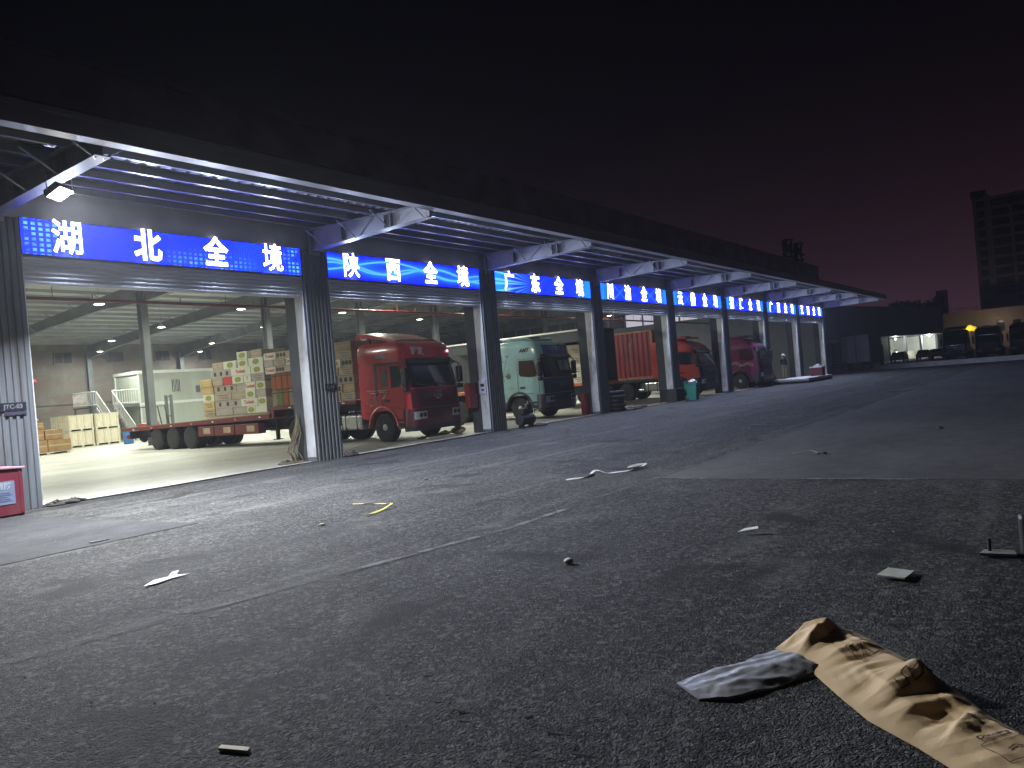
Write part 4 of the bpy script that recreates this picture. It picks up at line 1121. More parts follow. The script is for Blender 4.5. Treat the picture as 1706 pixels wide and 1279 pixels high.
def load():
    TW = ('word', 'Tonleah', .62, 'redink')
    zd = lambda y: 1.27-(y-25.0)*.0185+.10
    # pallet runners lift the low stack off the deck
    mb = MB()
    for xx in (18.8, 19.3, 19.8): mb.box(xx, xx+.09, 25.42, 30.1, 1.215, 1.33)
    tag(mb.build('pallet', PALEWOOD), 'low timber runners between the low trailer deck and the carton stack', 'pallet')
    z = 1.34; h = .315
    # rows from the deck up; each: list of (y0, y1, base, prints, words)
    rows = [
        [(25.45, 26.2, 'white', [], 'blank white'), (26.2, 26.75, 'white', [('oval', 0)], 'white with olive oval'), (26.75, 27.7, 'grey', [], 'plain greyish'), (27.7, 28.9, 'grey', [], 'plain greyish'), (28.95, 29.75, 'kraft', [('lines',)], 'brown with framed print')],
        [(25.45, 26.0, 'white', [('oval', 0)], 'white with olive oval'), (26.0, 27.1, 'white', [TW], 'white with red word'), (27.1, 28.9, 'grey', [('fans',)], 'grey with three round prints'), (28.95, 29.8, 'yellow', [('lines',)], 'yellow with small print')],
        [(25.45, 26.1, 'grey', [], 'plain greyish'), (26.1, 26.75, 'white', [('oval', 0)], 'white with olive oval'), (26.75, 27.7, 'tan', [], 'plain tan'), (27.7, 28.9, 'tan', [('lines',)], 'tan with small print'), (28.95, 29.75, 'white', [('oval', 0)], 'white with olive oval')],
        [(25.45, 26.05, 'white', [('oval', 0)], 'white with olive oval'), (26.05, 26.75, 'white', [TW], 'white with red word'), (26.75, 27.35, 'grey', [], 'plain greyish'), (27.35, 28.9, 'tan', [('fans',)], 'tan with three round prints'), (28.95, 29.85, 'yellow', [], 'plain yellow')],
        [(25.45, 26.3, 'grey', [('lines',)], 'greyish with dark lines'), (26.3, 26.8, 'white', [('word', 'T', .6, 'redink')], 'white with a red letter'), (26.8, 27.55, 'white', [('oval', 0)], 'white with olive oval'), (27.55, 28.2, 'red', [], 'plain red'), (28.2, 28.95, 'tan', [], 'plain tan'), (29.0, 29.85, 'yellow', [], 'plain yellow')],
        [(25.45, 26.3, 'white', [('oval', 0)], 'white with olive oval'), (26.3, 27.6, 'white', [TW], 'white with red word'), (27.6, 29.0, 'grey', [('fans',)], 'grey with three round prints')],
        [(25.45, 26.4, 'white', [('oval', 0)], 'white with olive oval'), (26.45, 27.15, 'white', [('oval', 0)], 'white with olive oval'), (27.2, 28.1, 'white', [('oval', 0)], 'white with olive oval'), (28.1, 28.9, 'tan', [('word', 'T', .5, 'redink')], 'tan with a red letter')],
        [(25.5, 26.2, 'tan', [], 'plain tan'), (26.45, 27.15, 'white', [('oval', 0)], 'white with olive oval')],
    ]
    for r, row in enumerate(rows):
        n = len(row)
        for k, (a, b, base, pr, wd) in enumerate(row):
            carton(a, b, z, z+h*(1 if r else .95), base, pr, '%s carton, low stack, layer %d up, %s from the cab' % (wd, r+1, NUM[k+1]))
        z += h*(1 if r else .95)
    # bundles of upright sleeves on the neck
    for lay, (z0, z1) in enumerate(((1.525, 2.17), (2.175, 2.80))):
        y = 22.75; k = 0
        while y < 25.0:
            w = .30+.04*((k*7) % 3)
            base = ('rust' if lay else ('tan', 'rust', 'green')[k % 3])
            mb = MB(); mb.rbox(18.76, 19.9, y+.01, y+w-.01, z0, z1-.01, .03)
            nb = 4
            for q in range(nb): mb.cyl((18.765, y+.03+(w-.06)*(q+.5)/nb, z0+.01), (18.765, y+.03+(w-.06)*(q+.5)/nb, z1-.03), (w-.06)/nb*.46, 8)
            o = tag(mb.build('panel_bundle', CART[base]), '%s bundle of upright panels, %s row on the trailer neck, %s from the cab end' % (base if base != 'tan' else 'tan', 'upper' if lay else 'lower', NUM[k+1]), 'bundle', 'upright bundles on the trailer neck')
            mb = MB(); mb.box(18.715, 18.735, y+.01, y+w-.01, z0+.50, z0+.54); mb.build('strap', CART['ink'], o, world=True)
            y += w; k += 1
    # cartons over the bundles and ahead of them
    z = 2.81
    for r in range(3):
        y = 22.75; k = 0
        while y < 25.2:
            w = (.62, .8, .55, .7)[(k+r) % 4]
            kind = [('tan', [('lines',)], 'tan with small print'), ('white', [TW], 'white with red word'), ('tan', [('fans',)], 'tan with three round prints'), ('grey', [], 'plain greyish')][(k*3+r*2) % 4]
            carton(y, min(y+w, 25.4), z, z+.27, kind[0], kind[1], '%s carton over the upright bundles, layer %d, %s from cab' % (kind[2], r+1, NUM[k+1]))
            y += w+.01; k += 1
        z += .272
    z = 1.53
    for r in range(7):
        y = 20.42; k = 0; hh = .30
        while y < 22.6:
            w = (.75, .6, .85)[(k+r) % 3]
            kind = [('tan', [('lines',)], 'tan with small print'), ('white', [('oval', 0)], 'white with olive oval'), ('tan', [('fans',)], 'tan with three round prints'), ('kraft', [], 'plain brown'), ('white', [TW], 'white with red word')][(k*2+r*3) % 5 if r > 3 else (0, 3, 2)[(k+r) % 3]]
            carton(y, min(y+w, 22.74), z, z+hh, kind[0], kind[1], '%s carton close behind the red cab, layer %d, %s along' % (kind[2], r+1, NUM[k+1]))
            y += w+.01; k += 1
        z += hh+.002
load()

def simple_trailer(label, xc, ya, yb, zd, cat='trailer', axles=None, color=TMAR, side=True, group=None):
    t = thing('flatbed_trailer', label, cat, (xc, (ya+yb)/2, 0), 0, group)
    mb = MB(); mb.rbox(xc-1.24, xc+1.24, ya, yb, zd-.14, zd, .015); mb.build('deck', color, t, world=True)
    mb = MB()
    for xx in (xc-.5, xc+.5): mb.box(xx-.05, xx+.05, ya+.3, yb-.3, zd-.62, zd-.141)
    y = ya+1
    while y < yb-1: mb.box(xc-.44, xc+.44, y, y+.08, zd-.45, zd-.25); y += 1.4
    mb.build('chassis', CHASSIS, t, world=True)
    for y in axles or ():
        for sx in (-1.05, 1.05): wheel(t, sx, y-(ya+yb)/2, .50, .30, True, True)
    return t
# teal tractor's trailer: pale edged orange deck, curtain frame
tz = simple_trailer('empty orange decked trailer behind the teal tractor', 28.62, 20.9, 33.6, 1.42, axles=(28.8, 30.1, 31.4), color=mat('orange_trailer_paint', (.42, .12, .05), .6, 0, .3, 3, dirt=(.35, .3, .24), dscale=3))
# wing van trailer in the fourth bay with a raised dark wing over stacked cartons
def wing_trailer():
    xc = 35.2
    t = simple_trailer('wing sided cargo trailer with raised dark wing and orange deck edge', xc, 19.4, 31.0, 1.36, axles=(26.5, 27.8, 29.1), color=mat('bright_orange_deck', (.55, .14, .04), .6, 0, .2, 3))
    dark = mat('wing_panel_dark', (.035, .038, .045), .5, .2, .2, 1)
    mb = MB(); mb.box(xc-1.2, xc-1.17, 19.4, 31.0, 3.50, 4.08); mb.box(xc-1.2, xc+1.2, 19.4, 31.0, 4.081, 4.12); mb.box(xc+1.17, xc+1.2, 19.4, 31, 1.36, 4.08)
    w = mb.build('raised_wing', dark, t, world=True)
    mb = MB(); mb.rbox(xc-1.24, xc-1.201, 19.4, 31.0, 4.05, 4.13, .008); mb.build('edge_trim', mat('pale_edge_trim', (.75, .75, .72), .4, .1, .05, 2), w, world=True)
    mb = MB()
    for y in (19.45, 25.2, 30.9): mb.box(xc-1.18, xc-1.08, y, y+.08, 1.37, 3.49)
    mb.build('stake', mat('red_stake', (.16, .02, .03), .6, 0, .2, 3), t, world=True)
    k = 0
    for r in range(4):
        y = 20.2; q = 0
        while y < 24.5:
            wd = .9
            mb = MB(); mb.rbox(xc-1.05, xc+.1, y, y+wd-.02, 1.365+r*.5, 1.365+r*.5+.49, .012)
            kind = CART['white'] if r < 2 else CART['tan']
            o = tag(mb.build('carton', kind), '%s carton under the raised wing in the fourth bay, layer %d, %s from the door' % ('pale' if r < 2 else 'tan', r+1, NUM[q+1]), 'box', 'cartons in the wing sided trailer')
            mb = MB()
            for s_ in range(3): mb.box(xc-1.054, xc-1.052, y+.15, y+.35+.12*s_, 1.45+r*.5+s_*.09, 1.48+r*.5+s_*.09)
            mb.build('small_print', CART['ink'], o, world=True)
            y += wd; q += 1
    return t
wing_trailer()
# container chassis and container behind the orange red tractor
def container():
    xc, ya, yb, z0, z1 = 42.68, 19.65, 25.7, 1.24, 4.10
    simple_trailer('skeletal container trailer under the red box in the fifth bay', xc, 19.5, 26.0, 1.22, axles=(23.3, 24.6), color=CHASSIS)
    m = mat('container_red_paint', (.30, .035, .035), .5, .1, .15, 1.5, stretch=(1, 1, .4), dirt=(.10, .02, .03), dscale=1.2)
    t = thing('shipping_container', 'red corrugated shipping container on the trailer behind the orange red tractor', 'container', (xc, (ya+yb)/2, z0))
    def corr(sx):
        p = []; y = ya+.16; s = 1 if sx > 0 else -1
        while y < yb-.3:
            p += [(y, 0), (y+.10, 0), (y+.16, .045), (y+.26, .045)]; y += .32
        return [(sx-s*(d+.01), y) for y, d in p]
    mb = MB()
    for sx in (xc-1.22, xc+1.22):
        P = corr(sx); V = [(x, y, z) for x, y in P for z in (z0+.16, z1-.10)]
        mb.add(V, [(2*i, 2*i+2, 2*i+3, 2*i+1) for i in range(len(P)-1)])
    mb.box(xc-1.2, xc+1.2, ya+.1, yb-.1, z1-.09, z1-.03)
    x = xc-1.15; P = []
    while x < xc+1.1: P += [(x, ya+.03), (x+.1, ya+.03), (x+.14, ya+.06), (x+.22, ya+.06)]; x += .26
    V = [(a, b, z) for a, b in P for z in (z0+.12, z1-.1)]; mb.add(V, [(2*i, 2*i+2, 2*i+3, 2*i+1) for i in range(len(P)-1)])
    mb.box(xc-1.2, xc+1.2, yb-.06, yb-.02, z0+.1, z1-.1)
    mb.build('panel', m, t, world=True)
    mb = MB()
    for sx in (xc-1.22, xc+1.22):
        s = 1 if sx < xc else -1
        for y in (ya, yb-.14): mb.box(*sorted((sx, sx+s*.14)), y, y+.14, z0, z1)
        mb.box(*sorted((sx, sx+s*.08)), ya+.141, yb-.141, z1-.12, z1); mb.box(*sorted((sx+s*.001, sx+s*.09)), ya+.141, yb-.141, z0, z0+.16)
    for y in (ya, yb-.1): mb.box(xc-1.079, xc+1.079, y, y+.1, z1-.12, z1); mb.box(xc-1.079, xc+1.079, y, y+.1, z0, z0+.14)
    mb.build('frame', mat('worn_orange_frame', (.42, .16, .09), .55, .1, .3, 3, dirt=(.45, .40, .34), dscale=2.5), t, world=True)
    # faded upright lettering
    rnd = random.Random(8)
    mb = MB()
    for k in range(11): mb.box(xc-1.236, xc-1.232, 21.05+rnd.random()*.03, 21.22, 1.75+k*.16, 1.84+k*.16)
    mb.build('faded_lettering', mat('faded_white_paint', (.32, .18, .17), .8, 0, .3, 6), t, world=True)
    mb = MB(); mb.cyl((xc-.95, 19.25, .95), (xc-.95, 19.25, 2.0), .2, 16)
    tag(mb.build('gas_cylinder', mat('pinkish_red_cylinder', (.42, .09, .07), .5, 0, .1, 4)), 'upright red cylinder standing between the red container and its tractor', 'cylinder')
container()
simple_trailer('dark empty trailer behind the plum tractor', 51.06, 18.9, 31.5, 1.35, axles=(27, 28.3, 29.6), color=CHASSIS)

# ------------------------------------------------------------------ inside the hall
def office():
    t = thing('prefab_office', 'pale two storey prefab office with barred window standing inside the hall', 'office', (34, 54.5, 0))
    wall = mat('pale_panel_wall', (.42, .46, .41), .6, 0, .10, .6, stretch=(2, 2, .4))
    mb = MB(); mb.box(28.5, 40.2, 52.9, 56.1, .01, 2.30); mb.box(28.5, 40.2, 52.9, 56.1, 2.50, 4.55); mb.build('wall', wall, t, world=True)
    fr = mat('white_office_trim', (.70, .72, .70), .5, 0, .06, 2)
    mb = MB(); mb.box(28.42, 40.28, 52.82, 56.18, 2.301, 2.499); mb.box(28.40, 40.3, 52.80, 56.2, 4.551, 4.76)
    for x in (28.44,): mb.box(x, x+.1, 52.84, 52.94, 0.01, 4.55); mb.box(x, x+.1, 56.06, 56.16, .01, 4.55)
    mb.build('trim', fr, t, world=True)
    mb = MB(); mb.box(30.95, 31.6, 52.87, 52.898, 3.15, 4.05); w = mb.build('window', GLASS, t, world=True)
    mb = MB()
    for i in range(6): mb.box(31.0+i*.11, 31.025+i*.11, 52.82, 52.84, 3.15, 4.05)
    mb.build('window_bars', WHITE, w, world=True)
    mb = MB(); mb.box(32.8, 33.1, 52.80, 52.898, 3.0, 3.5); mb.build('air_vent', STEEL_IN, t, world=True)
    # stair with landing
    t = thing('steel_stair', 'white railed steel stair and landing at the end of the prefab office', 'stair', (26.4, 53, 0))
    wp = mat('white_rail_paint', (.72, .72, .71), .5, 0, .06, 3)
    mb = MB(); mb.box(25.2, 28.40, 52.9, 55.6, 2.38, 2.47); mb.box(25.2, 28.40, 52.86, 52.895, 2.30, 2.50)
    for x, y in ((25.25, 55.5), (28.3, 55.5), (25.25, 53.0), (27.3, 52.95)): mb.box(x, x+.08, y, y+.08, 0.01, 2.38)
    mb.build('landing', STEEL_IN, t, world=True)
    for k in range(12):
        f = (k+.5)/12; y = 52.85-2.75*f; z = 2.42*(1-f)
        mb = MB(); mb.box(25.5, 26.5, y-.13, y+.13, z, z+.03); mb.build('tread', STEEL_IN, t, world=True)
    def rail(pts, n, h=1.0):
        mb = MB(); P = [Vector(p) for p in pts]
        mb.tube([p+Vector((0, 0, h)) for p in P], .035, 6); mb.tube([p+Vector((0, 0, .12)) for p in P], .022, 6)
        for a, b in zip(P, P[1:]):
            m_ = max(2, int((b-a).length/.16))
            for i in range(m_+1):
                q = a.lerp(b, i/m_); mb.cyl(q+Vector((0, 0, .12)), q+Vector((0, 0, h)), .016, 5)
        mb.build('railing', wp, t, world=True)
    rail([(26.6, 52.9, 2.47), (28.38, 52.9, 2.47)], 8); rail([(25.2, 55.5, 2.47), (25.2, 52.9, 2.47), (25.45, 52.9, 2.47)], 8)
    rail([(25.47, 52.8, 2.45), (25.47, 50.1, .03)], 9); rail([(26.53, 52.8, 2.45), (26.53, 50.1, .03)], 9)
    for x in (25.46, 26.54):
        mb = MB(); mb.prism([(52.95, 2.47), (50.05, .01), (50.25, .01), (53.0, 2.30)], 0, x-.02, x+.02); mb.build('stringer', wp, t, world=True)
office()

def crates():
    wood = mat('bleached_crate_wood', (.62, .58, .45), .8, 0, .12, 3, stretch=(5, 5, 1))
    def crate(x, y, z, label, sx=1.5, sy=1.15, h=.98):
        mb = MB(); mb.box(x+.03, x+sx-.03, y+.03, y+sy-.03, z+.14, z+h-.03)
        b = mb.build('crate_body', wood, None)
        t = thing('crate', label, 'crate', (x+sx/2, y+sy/2, z), 0, 'pale crates stacked by the stair')
        b.parent = t; b.location = Vector(b.location)-Vector(t.location); b.name = 'panel'
        mb = MB()
        for i in range(3): mb.box(x+.02+i*(sx-.14)/2, x+.12+i*(sx-.14)/2, y, y+sy, z, z+.10)
        mb.box(x, x+sx, y, y+sy, z+.101, z+.139); mb.box(x, x+sx, y, y+sy, z+h-.03, z+h)
        mb.build('skid', wood, t, world=True)
        mb = MB()
        for i in range(4): mb.box(x+.05+i*(sx-.2)/3, x+.15+i*(sx-.2)/3, y, y+.028, z+.14, z+h-.03)
        for i in range(4): mb.box(x, x+.028, y+.05+i*(sy-.2)/3, y+.15+i*(sy-.2)/3, z+.14, z+h-.03)
        mb.build('batten', PALEWOOD, t, world=True)
    for i in range(2):
        for j in range(2):
            for k in range(2):
                crate(21.95+i*1.58, 49.2+j*1.25, .01+k*.99, 'pale slatted crate, %s %s of the %s row by the stair' % ('upper' if k else 'lower', 'right' if i else 'left', 'rear' if j else 'front'))
    # brown cartons on a pallet
    mb = MB()
    for i in range(3): mb.box(17.0+i*1.0, 17.15+i*1.0, 43.0, 44.6, .008, .10)
    mb.box(16.95, 19.3, 43.0, 44.6, .10, .14)
    tag(mb.build('pallet', PALEWOOD), 'flat timber pallet under the heap of brown cartons by the first column', 'pallet')
    br = mat('wrapped_brown_carton', (.36, .22, .10), .4, 0, .2, 3, bump=.3, bscale=9)
    L = [(17.0, 43.05, .145, 1.1, 1.4, .62, 'wide brown carton, bottom left of the heap by the first column'), (18.12, 43.05, .145, 1.15, 1.4, .62, 'wide brown carton, bottom right of the heap by the first column'),
         (17.05, 43.1, .77, .95, 1.2, .55, 'brown wrapped carton, middle left of the heap'), (18.05, 43.1, .77, .85, 1.2, .52, 'brown wrapped carton, middle right of the heap'), (17.15, 43.2, 1.325, .9, 1.0, .36, 'small brown carton on top of the heap')]
    for x, y, z, a, b, h, l in L:
        mb = MB(); mb.rbox(x, x+a, y, y+b, z, z+h, .03); o = tag(mb.build('carton', br), l, 'box', 'brown cartons heaped on a pallet')
        mb = MB(); mb.box(x+.05, x+a-.05, y-.004, y-.001, z+h*.46, z+h*.56); mb.build('tape', TAPE, o, world=True)
    mb = MB(); 
    def sack(u, v):
        a = 2*math.pi*v; r = math.sin(math.pi*min(max(u, .02), .98))**.45
        return (17.5+.55*(u-.5)*2*.9, 43.7+.35*r*math.cos(a), 1.70+.15+.14*r*math.sin(a)+.03*noise.noise((u*4, v*4, 1)))
    mb.grid(sack, 14, 16)
    tag(mb.build('sack', mat('pale_straw_sack', (.55, .45, .24), .8, 0, .12, 5)), 'pale straw coloured sack lying on top of the brown carton heap', 'sack')
crates()

def forklift():
    t = thing('forklift', 'red forklift with dark mast standing behind the empty trailer tail', 'forklift', (25.2, 45.0, 0))
    red = mat('forklift_red', (.36, .05, .03), .45, 0, .15, 3)
    mb = MB(); mb.rbox(24.2, 25.1, 44.5, 45.5, .35, 1.15, .12); mb.rbox(24.9, 25.9, 44.5, 45.5, .28, .62, .06); mb.build('body', red, t, world=True)
    mb = MB()
    for y in (44.6, 45.4):
        mb.tube([(24.35, y, 1.1), (24.4, y, 2.1), (25.5, y, 2.1), (25.75, y, .6)], .035, 6)
    for x in (24.6, 24.9, 25.2): mb.cyl((x, 44.6, 2.1), (x, 45.4, 2.1), .02, 5)
    mb.build('overhead_guard', BLACK, t, world=True)
    for y in (44.72, 45.28):
        mb = MB(); mb.box(25.95, 26.10, y-.06, y+.06, .1, 2.75); mb.build('mast_rail', STEEL_IN, t, world=True)
    mb = MB()
    for z in (.5, 1.4, 2.6): mb.box(25.97, 26.08, 44.781, 45.219, z, z+.08)
    mb.build('mast_bar', STEEL_IN, t, world=True)
    mb = MB()
    for y in (44.75, 45.2): mb.box(26.12, 27.2, y-.05, y+.05, .12, .16); mb.box(26.11, 26.16, y-.05, y+.05, .12, .8)
    mb.box(26.105, 26.155, 44.6, 45.4, .801, .9)
    mb.build('forks', STEEL_IN, t, world=True)
    mb = MB(); mb.rbox(24.75, 25.15, 44.75, 45.25, 1.0, 1.2, .05); mb.rbox(24.62, 24.76, 44.75, 45.25, 1.15, 1.6, .05); mb.build('seat', BLACK, t, world=True)
    for x in (24.55, 25.65):
        for y in (44.52, 45.48):
            mb = MB(); mb.lathe([(.1, -.09), (.24, -.09), (.28, -.05), (.28, .05), (.24, .09), (.1, .09)], (x, y, .285), 1, 20); mb.build('wheel', RUBBER, t, world=True)
    mb = MB(); mb.lathe([(.25, 0), (.27, .02), (.27, .30), (.262, .32), (.27, .34), (.27, .62), (.262, .64), (.27, .66), (.27, .86), (.25, .88)], (23.5, 45.3, .006), 2, 22)
    tag(mb.build('drum', mat('blue_plastic_drum', (.04, .16, .40), .45, 0, .1, 4)), 'blue plastic drum standing left of the forklift', 'drum')
    mb = MB(); mb.rbox(27.5, 28.3, 44.5, 45.0, .01, .75, .08); mb.rbox(27.6, 28.2, 44.45, 45.05, .74, .80, .02)
    tag(mb.build('tool_chest', mat('blue_grey_chest', (.10, .14, .24), .5, .1, .1, 4)), 'blue grey chest on the hall floor right of the forklift', 'chest')
    # trestle frame beside it
    mb = MB()
    for x in (28.9, 30.1):
        mb.cyl((x, 44.2, .01), (x, 44.5, 1.5), .03, 6); mb.cyl((x, 44.8, .01), (x, 44.5, 1.5), .03, 6)
    mb.cyl((28.8, 44.5, 1.5), (30.2, 44.5, 1.5), .04, 6); mb.rbox(28.9, 29.7, 44.35, 44.65, 1.54, 1.7, .04)
    tag(mb.build('trestle', mat('rusty_trestle', (.16, .09, .06), .7, .1, .3, 6)), 'thin rusty trestle carrying a dark bundle behind the trailer', 'trestle')
    # red notice on the rear wall
    t = thing('wall_notice', 'small red notice strip with pale marks low on the rear wall', 'notice', (25.3, 62.28, 4.7))
    mb = MB(); mb.box(-.55, .55, -.02, 0, 0, .34); mb.build('board', mat('red_notice', (.5, .04, .05), .6, 0, .05, 3), t)
    lettering('lettering', '严禁烟火', .24, WHITE, t, MY(0, -.022, .17))
forklift()

# ------------------------------------------------------------------ things at the door columns
def ropes():
    rnd = random.Random(4)
    def heap(name, label, cat, c, rx, ry, h, n, m, r=.022, hang=None):
        mb = MB()
        for k in range(n):
            a0 = rnd.random()*6.28; P = []
            for i in range(18):
                a = a0+i*.5+rnd.uniform(-.2, .2); q = .35+.65*rnd.random(); zz = h*(1-q*.8)*rnd.random()
                P.append((c[0]+rx*q*math.cos(a), c[1]+ry*q*math.sin(a), max(r, zz)))
            mb.tube(P, r, 5)
        if hang:
            for k in range(hang[3]):
                x = hang[0]+rnd.uniform(-.10, .10); y = hang[1]+rnd.uniform(-.1, .12)
                mb.tube([(hang[0]+rnd.uniform(-.02, .02), hang[1], hang[2]-.1*rnd.random()), (x-.05, y, hang[2]*.6), (x-.14-.2*rnd.random(), y+.05, hang[2]*.25), (x-.3*rnd.random(), y, r)], .014, 5)
        return tag(mb.build(name, m), label, cat)
    dk = mat('dirty_strap_webbing', (.05, .045, .04), .85, 0, .4, 9); tn = mat('tan_strap_webbing', (.15, .125, .085), .85, 0, .35, 9)
    heap('rope_coil', 'tangle of dark rope lying on the ground right of the first column', 'rope', (7.15, 16.45, 0), .42, .22, .16, 5, dk)
    heap('strap_bundle', 'dirty lashing straps hanging from the left edge of the second column to the ground', 'straps', (13.25, 17.15, 0), .42, .30, .14, 5, tn, .02, (13.46, 17.0, 1.35, 11))
    heap('cable_heap', 'small dark heap of cable at the right foot of the second column', 'cable', (14.72, 16.4, 0), .22, .2, .28, 6, dk, .03)
    # long black cable along the threshold
    mb = MB(); mb.tube([(14.8, 16.35, .02), (16, 16.25, .02), (17.5, 16.4, .02), (19.2, 16.32, .02), (20.9, 16.42, .02)], .02, 6)
    tag(mb.build('cable', BLACK), 'black cable lying along the door threshold before the red tractor', 'cable')
    mb = MB(); mb.tube([(7.5, 16.40, .02), (9, 16.34, .02), (11, 16.42, .02), (12.9, 16.38, .02)], .016, 6)
    tag(mb.build('cable', BLACK), 'thin black cable along the threshold of the first bay', 'cable')
    # dark machine at column three
    t = thing('compressor', 'dark oily compressor heap standing at the right foot of the third column', 'machine', (22.9, 16.15, 0))
    mb = MB(); mb.cyl((22.5, 16.1, .30), (23.3, 16.1, .30), .19, 16); mb.build('tank', CHASSIS, t, world=True)
    mb = MB(); mb.rbox(22.62, 22.88, 15.98, 16.2, .49, .72, .04); mb.cyl((23.05, 16.09, .49), (23.05, 16.09, .78), .09, 12); mb.rbox(22.95, 23.15, 16.0, 16.18, .70, .86, .03); mb.build('motor', BLACK, t, world=True)
    mb = MB()
    for x in (22.6, 23.2): mb.box(x, x+.04, 15.98, 16.22, 0, .14)
    mb.box(22.641, 23.199, 16.0, 16.04, .03, .07); mb.build('foot', CHASSIS, t, world=True)
    mb = MB(); mb.tube([(22.88, 16.1, .66), (23.0, 16.0, .95), (23.3, 15.95, .9), (23.42, 16.05, .5), (23.3, 16.1, .34)], .02, 6); mb.build('hose', tn, t, world=True)
    heap('rope_coil', 'dark rope tangle beside the compressor at the third column', 'rope', (23.55, 15.9, 0), .35, .22, .2, 5, dk, .025)
    # sacks and planks just inside the third column
    for k, (x, y, z, l) in enumerate(((21.2, 17.9, .006, 'lower'), (21.25, 17.92, .26, 'upper'))):
        mb = MB()
        def sk(u, v, x=x, y=y, z=z, k=k):
            a = 2*math.pi*v; r = math.sin(math.pi*min(max(u, .03), .97))**.5
            return (x+.30*r*math.cos(a)*(1+.2*noise.noise((u*3, v*3, k))), y+.25*r*math.sin(a), z+.27*u)
        mb.grid(sk, 12, 18)
        tag(mb.build('sack', mat('cream_sack', (.55, .44, .30), .85, 0, .12, 6)), '%s cream sack on the floor behind the third column foot' % l, 'sack')
    for k, (x, y, rz, l) in enumerate(((20.3, 18.3, .06, 'long pale plank on the floor right of the red tractor nose'), (20.0, 17.7, -.10, 'shorter pale plank nearer the door line'), (20.9, 18.7, .3, 'skewed pale plank by the cream sacks'))):
        mb = MB(); M = Matrix.Translation((x, y, .012)) @ Matrix.Rotation(rz, 4, 'Z'); mb.rbox(-.8+.2*k, .8-.2*k, -.09, .09, 0, .05, .005, M=M)
        tag(mb.build('plank', PALEWOOD), l, 'plank')
    mb = MB()
    def crum(u, v):
        a = 2*math.pi*v; r = math.sin(math.pi*min(max(u, .03), .97))
        q = noise.noise((u*5, v*7, 3))*.08
        return (20.75+(.35+q)*r*math.cos(a), 18.15+(.2+q)*r*math.sin(a), .012+(.16+q)*u)
    mb.grid(crum, 12, 20, smooth=False)
    tag(mb.build('packing_heap', mat('yellow_packing', (.50, .48, .14), .7, 0, .2, 6)), 'crumpled yellow packing lying among the planks by the third column', 'packing')
    # hose cabinets
    redc = mat('fire_red_box', (.22, .02, .03), .45, 0, .1, 3)
    def cabinet(x, y, z0, z1, label):
        t = thing('hose_cabinet', label, 'cabinet', (x, y, z0))
        mb = MB(); mb.rbox(x-.24, x+.22, y-.10, y+.10, z0, z1, .015); mb.build('case', redc, t, world=True)
        mb = MB(); mb.rbox(x-.20, x+.18, y-.112, y-.101, z0+.05, z1-.05, .004); d = mb.build('door', redc, t, world=True)
        mb = MB(); mb.rbox(x+.13, x+.16, y-.125, y-.113, (z0+z1)/2-.05, (z0+z1)/2+.05, .004); mb.build('handle', CHROME, d, world=True)
    cabinet(21.06, 17.05, .90, 1.78, 'dark red hose cabinet hung on the left side of the third column')
    mb = MB(); mb.rbox(21.28, 21.335, 16.55, 16.85, 1.35, 1.85, .01)
    o = tag(mb.build('switch_panel', mat('pale_lilac_panel', (.45, .44, .55), .5, 0, .08, 4)), 'pale switch panel with dark marks on the third column side', 'panel')
    mb = MB(); mb.box(21.274, 21.279, 16.62, 16.78, 1.62, 1.72); mb.box(21.274, 21.279, 16.64, 16.74, 1.48, 1.54); mb.build('printed_mark', BLACK, o, world=True)
    cabinet(28.95, 17.1, .02, .92, 'dark red floor cabinet left of the fourth column foot')
    # tyres and boards right of column four
    for k in range(5):
        mb = MB(); mb.lathe([(.26, .0), (.40, .01), (.44, .05), (.44, .14), (.40, .18), (.26, .19)], (30.65+.03*math.sin(k*2), 16.55+.03*math.cos(k*3), .002+k*.186), 2, 24, caps=False); mb.lathe([(.26, .19), (.25, .095), (.26, 0)], (30.65+.03*math.sin(k*2), 16.55+.03*math.cos(k*3), .002+k*.186), 2, 24, caps=False)
        tag(mb.build('spare_tyre', RUBBER), 'worn black tyre, %s from the ground in the stack by the fourth column' % NUM[k+1], 'tyre', 'tyres stacked by the fourth column')
    for k, (x, y, rz, l) in enumerate(((31.3, 15.95, .1, 'dark board on the ground before the tyre stack'), (31.9, 16.1, -.15, 'dark board lying right of the tyre stack'))):
        mb = MB(); M = Matrix.Translation((x, y, .01+.06*k)) @ Matrix.Rotation(rz, 4, 'Z'); mb.rbox(-.6, .6, -.12, .12, 0, .05, .006, M=M)
        tag(mb.build('board', mat('dark_wet_board', (.06, .05, .04), .7, 0, .3, 5)), l, 'board')
    heap('rope_coil', 'dark tarpaulin rope heap on the boards by the fourth column', 'rope', (31.5, 16.2, 0), .5, .25, .25, 6, dk, .03)
ropes()

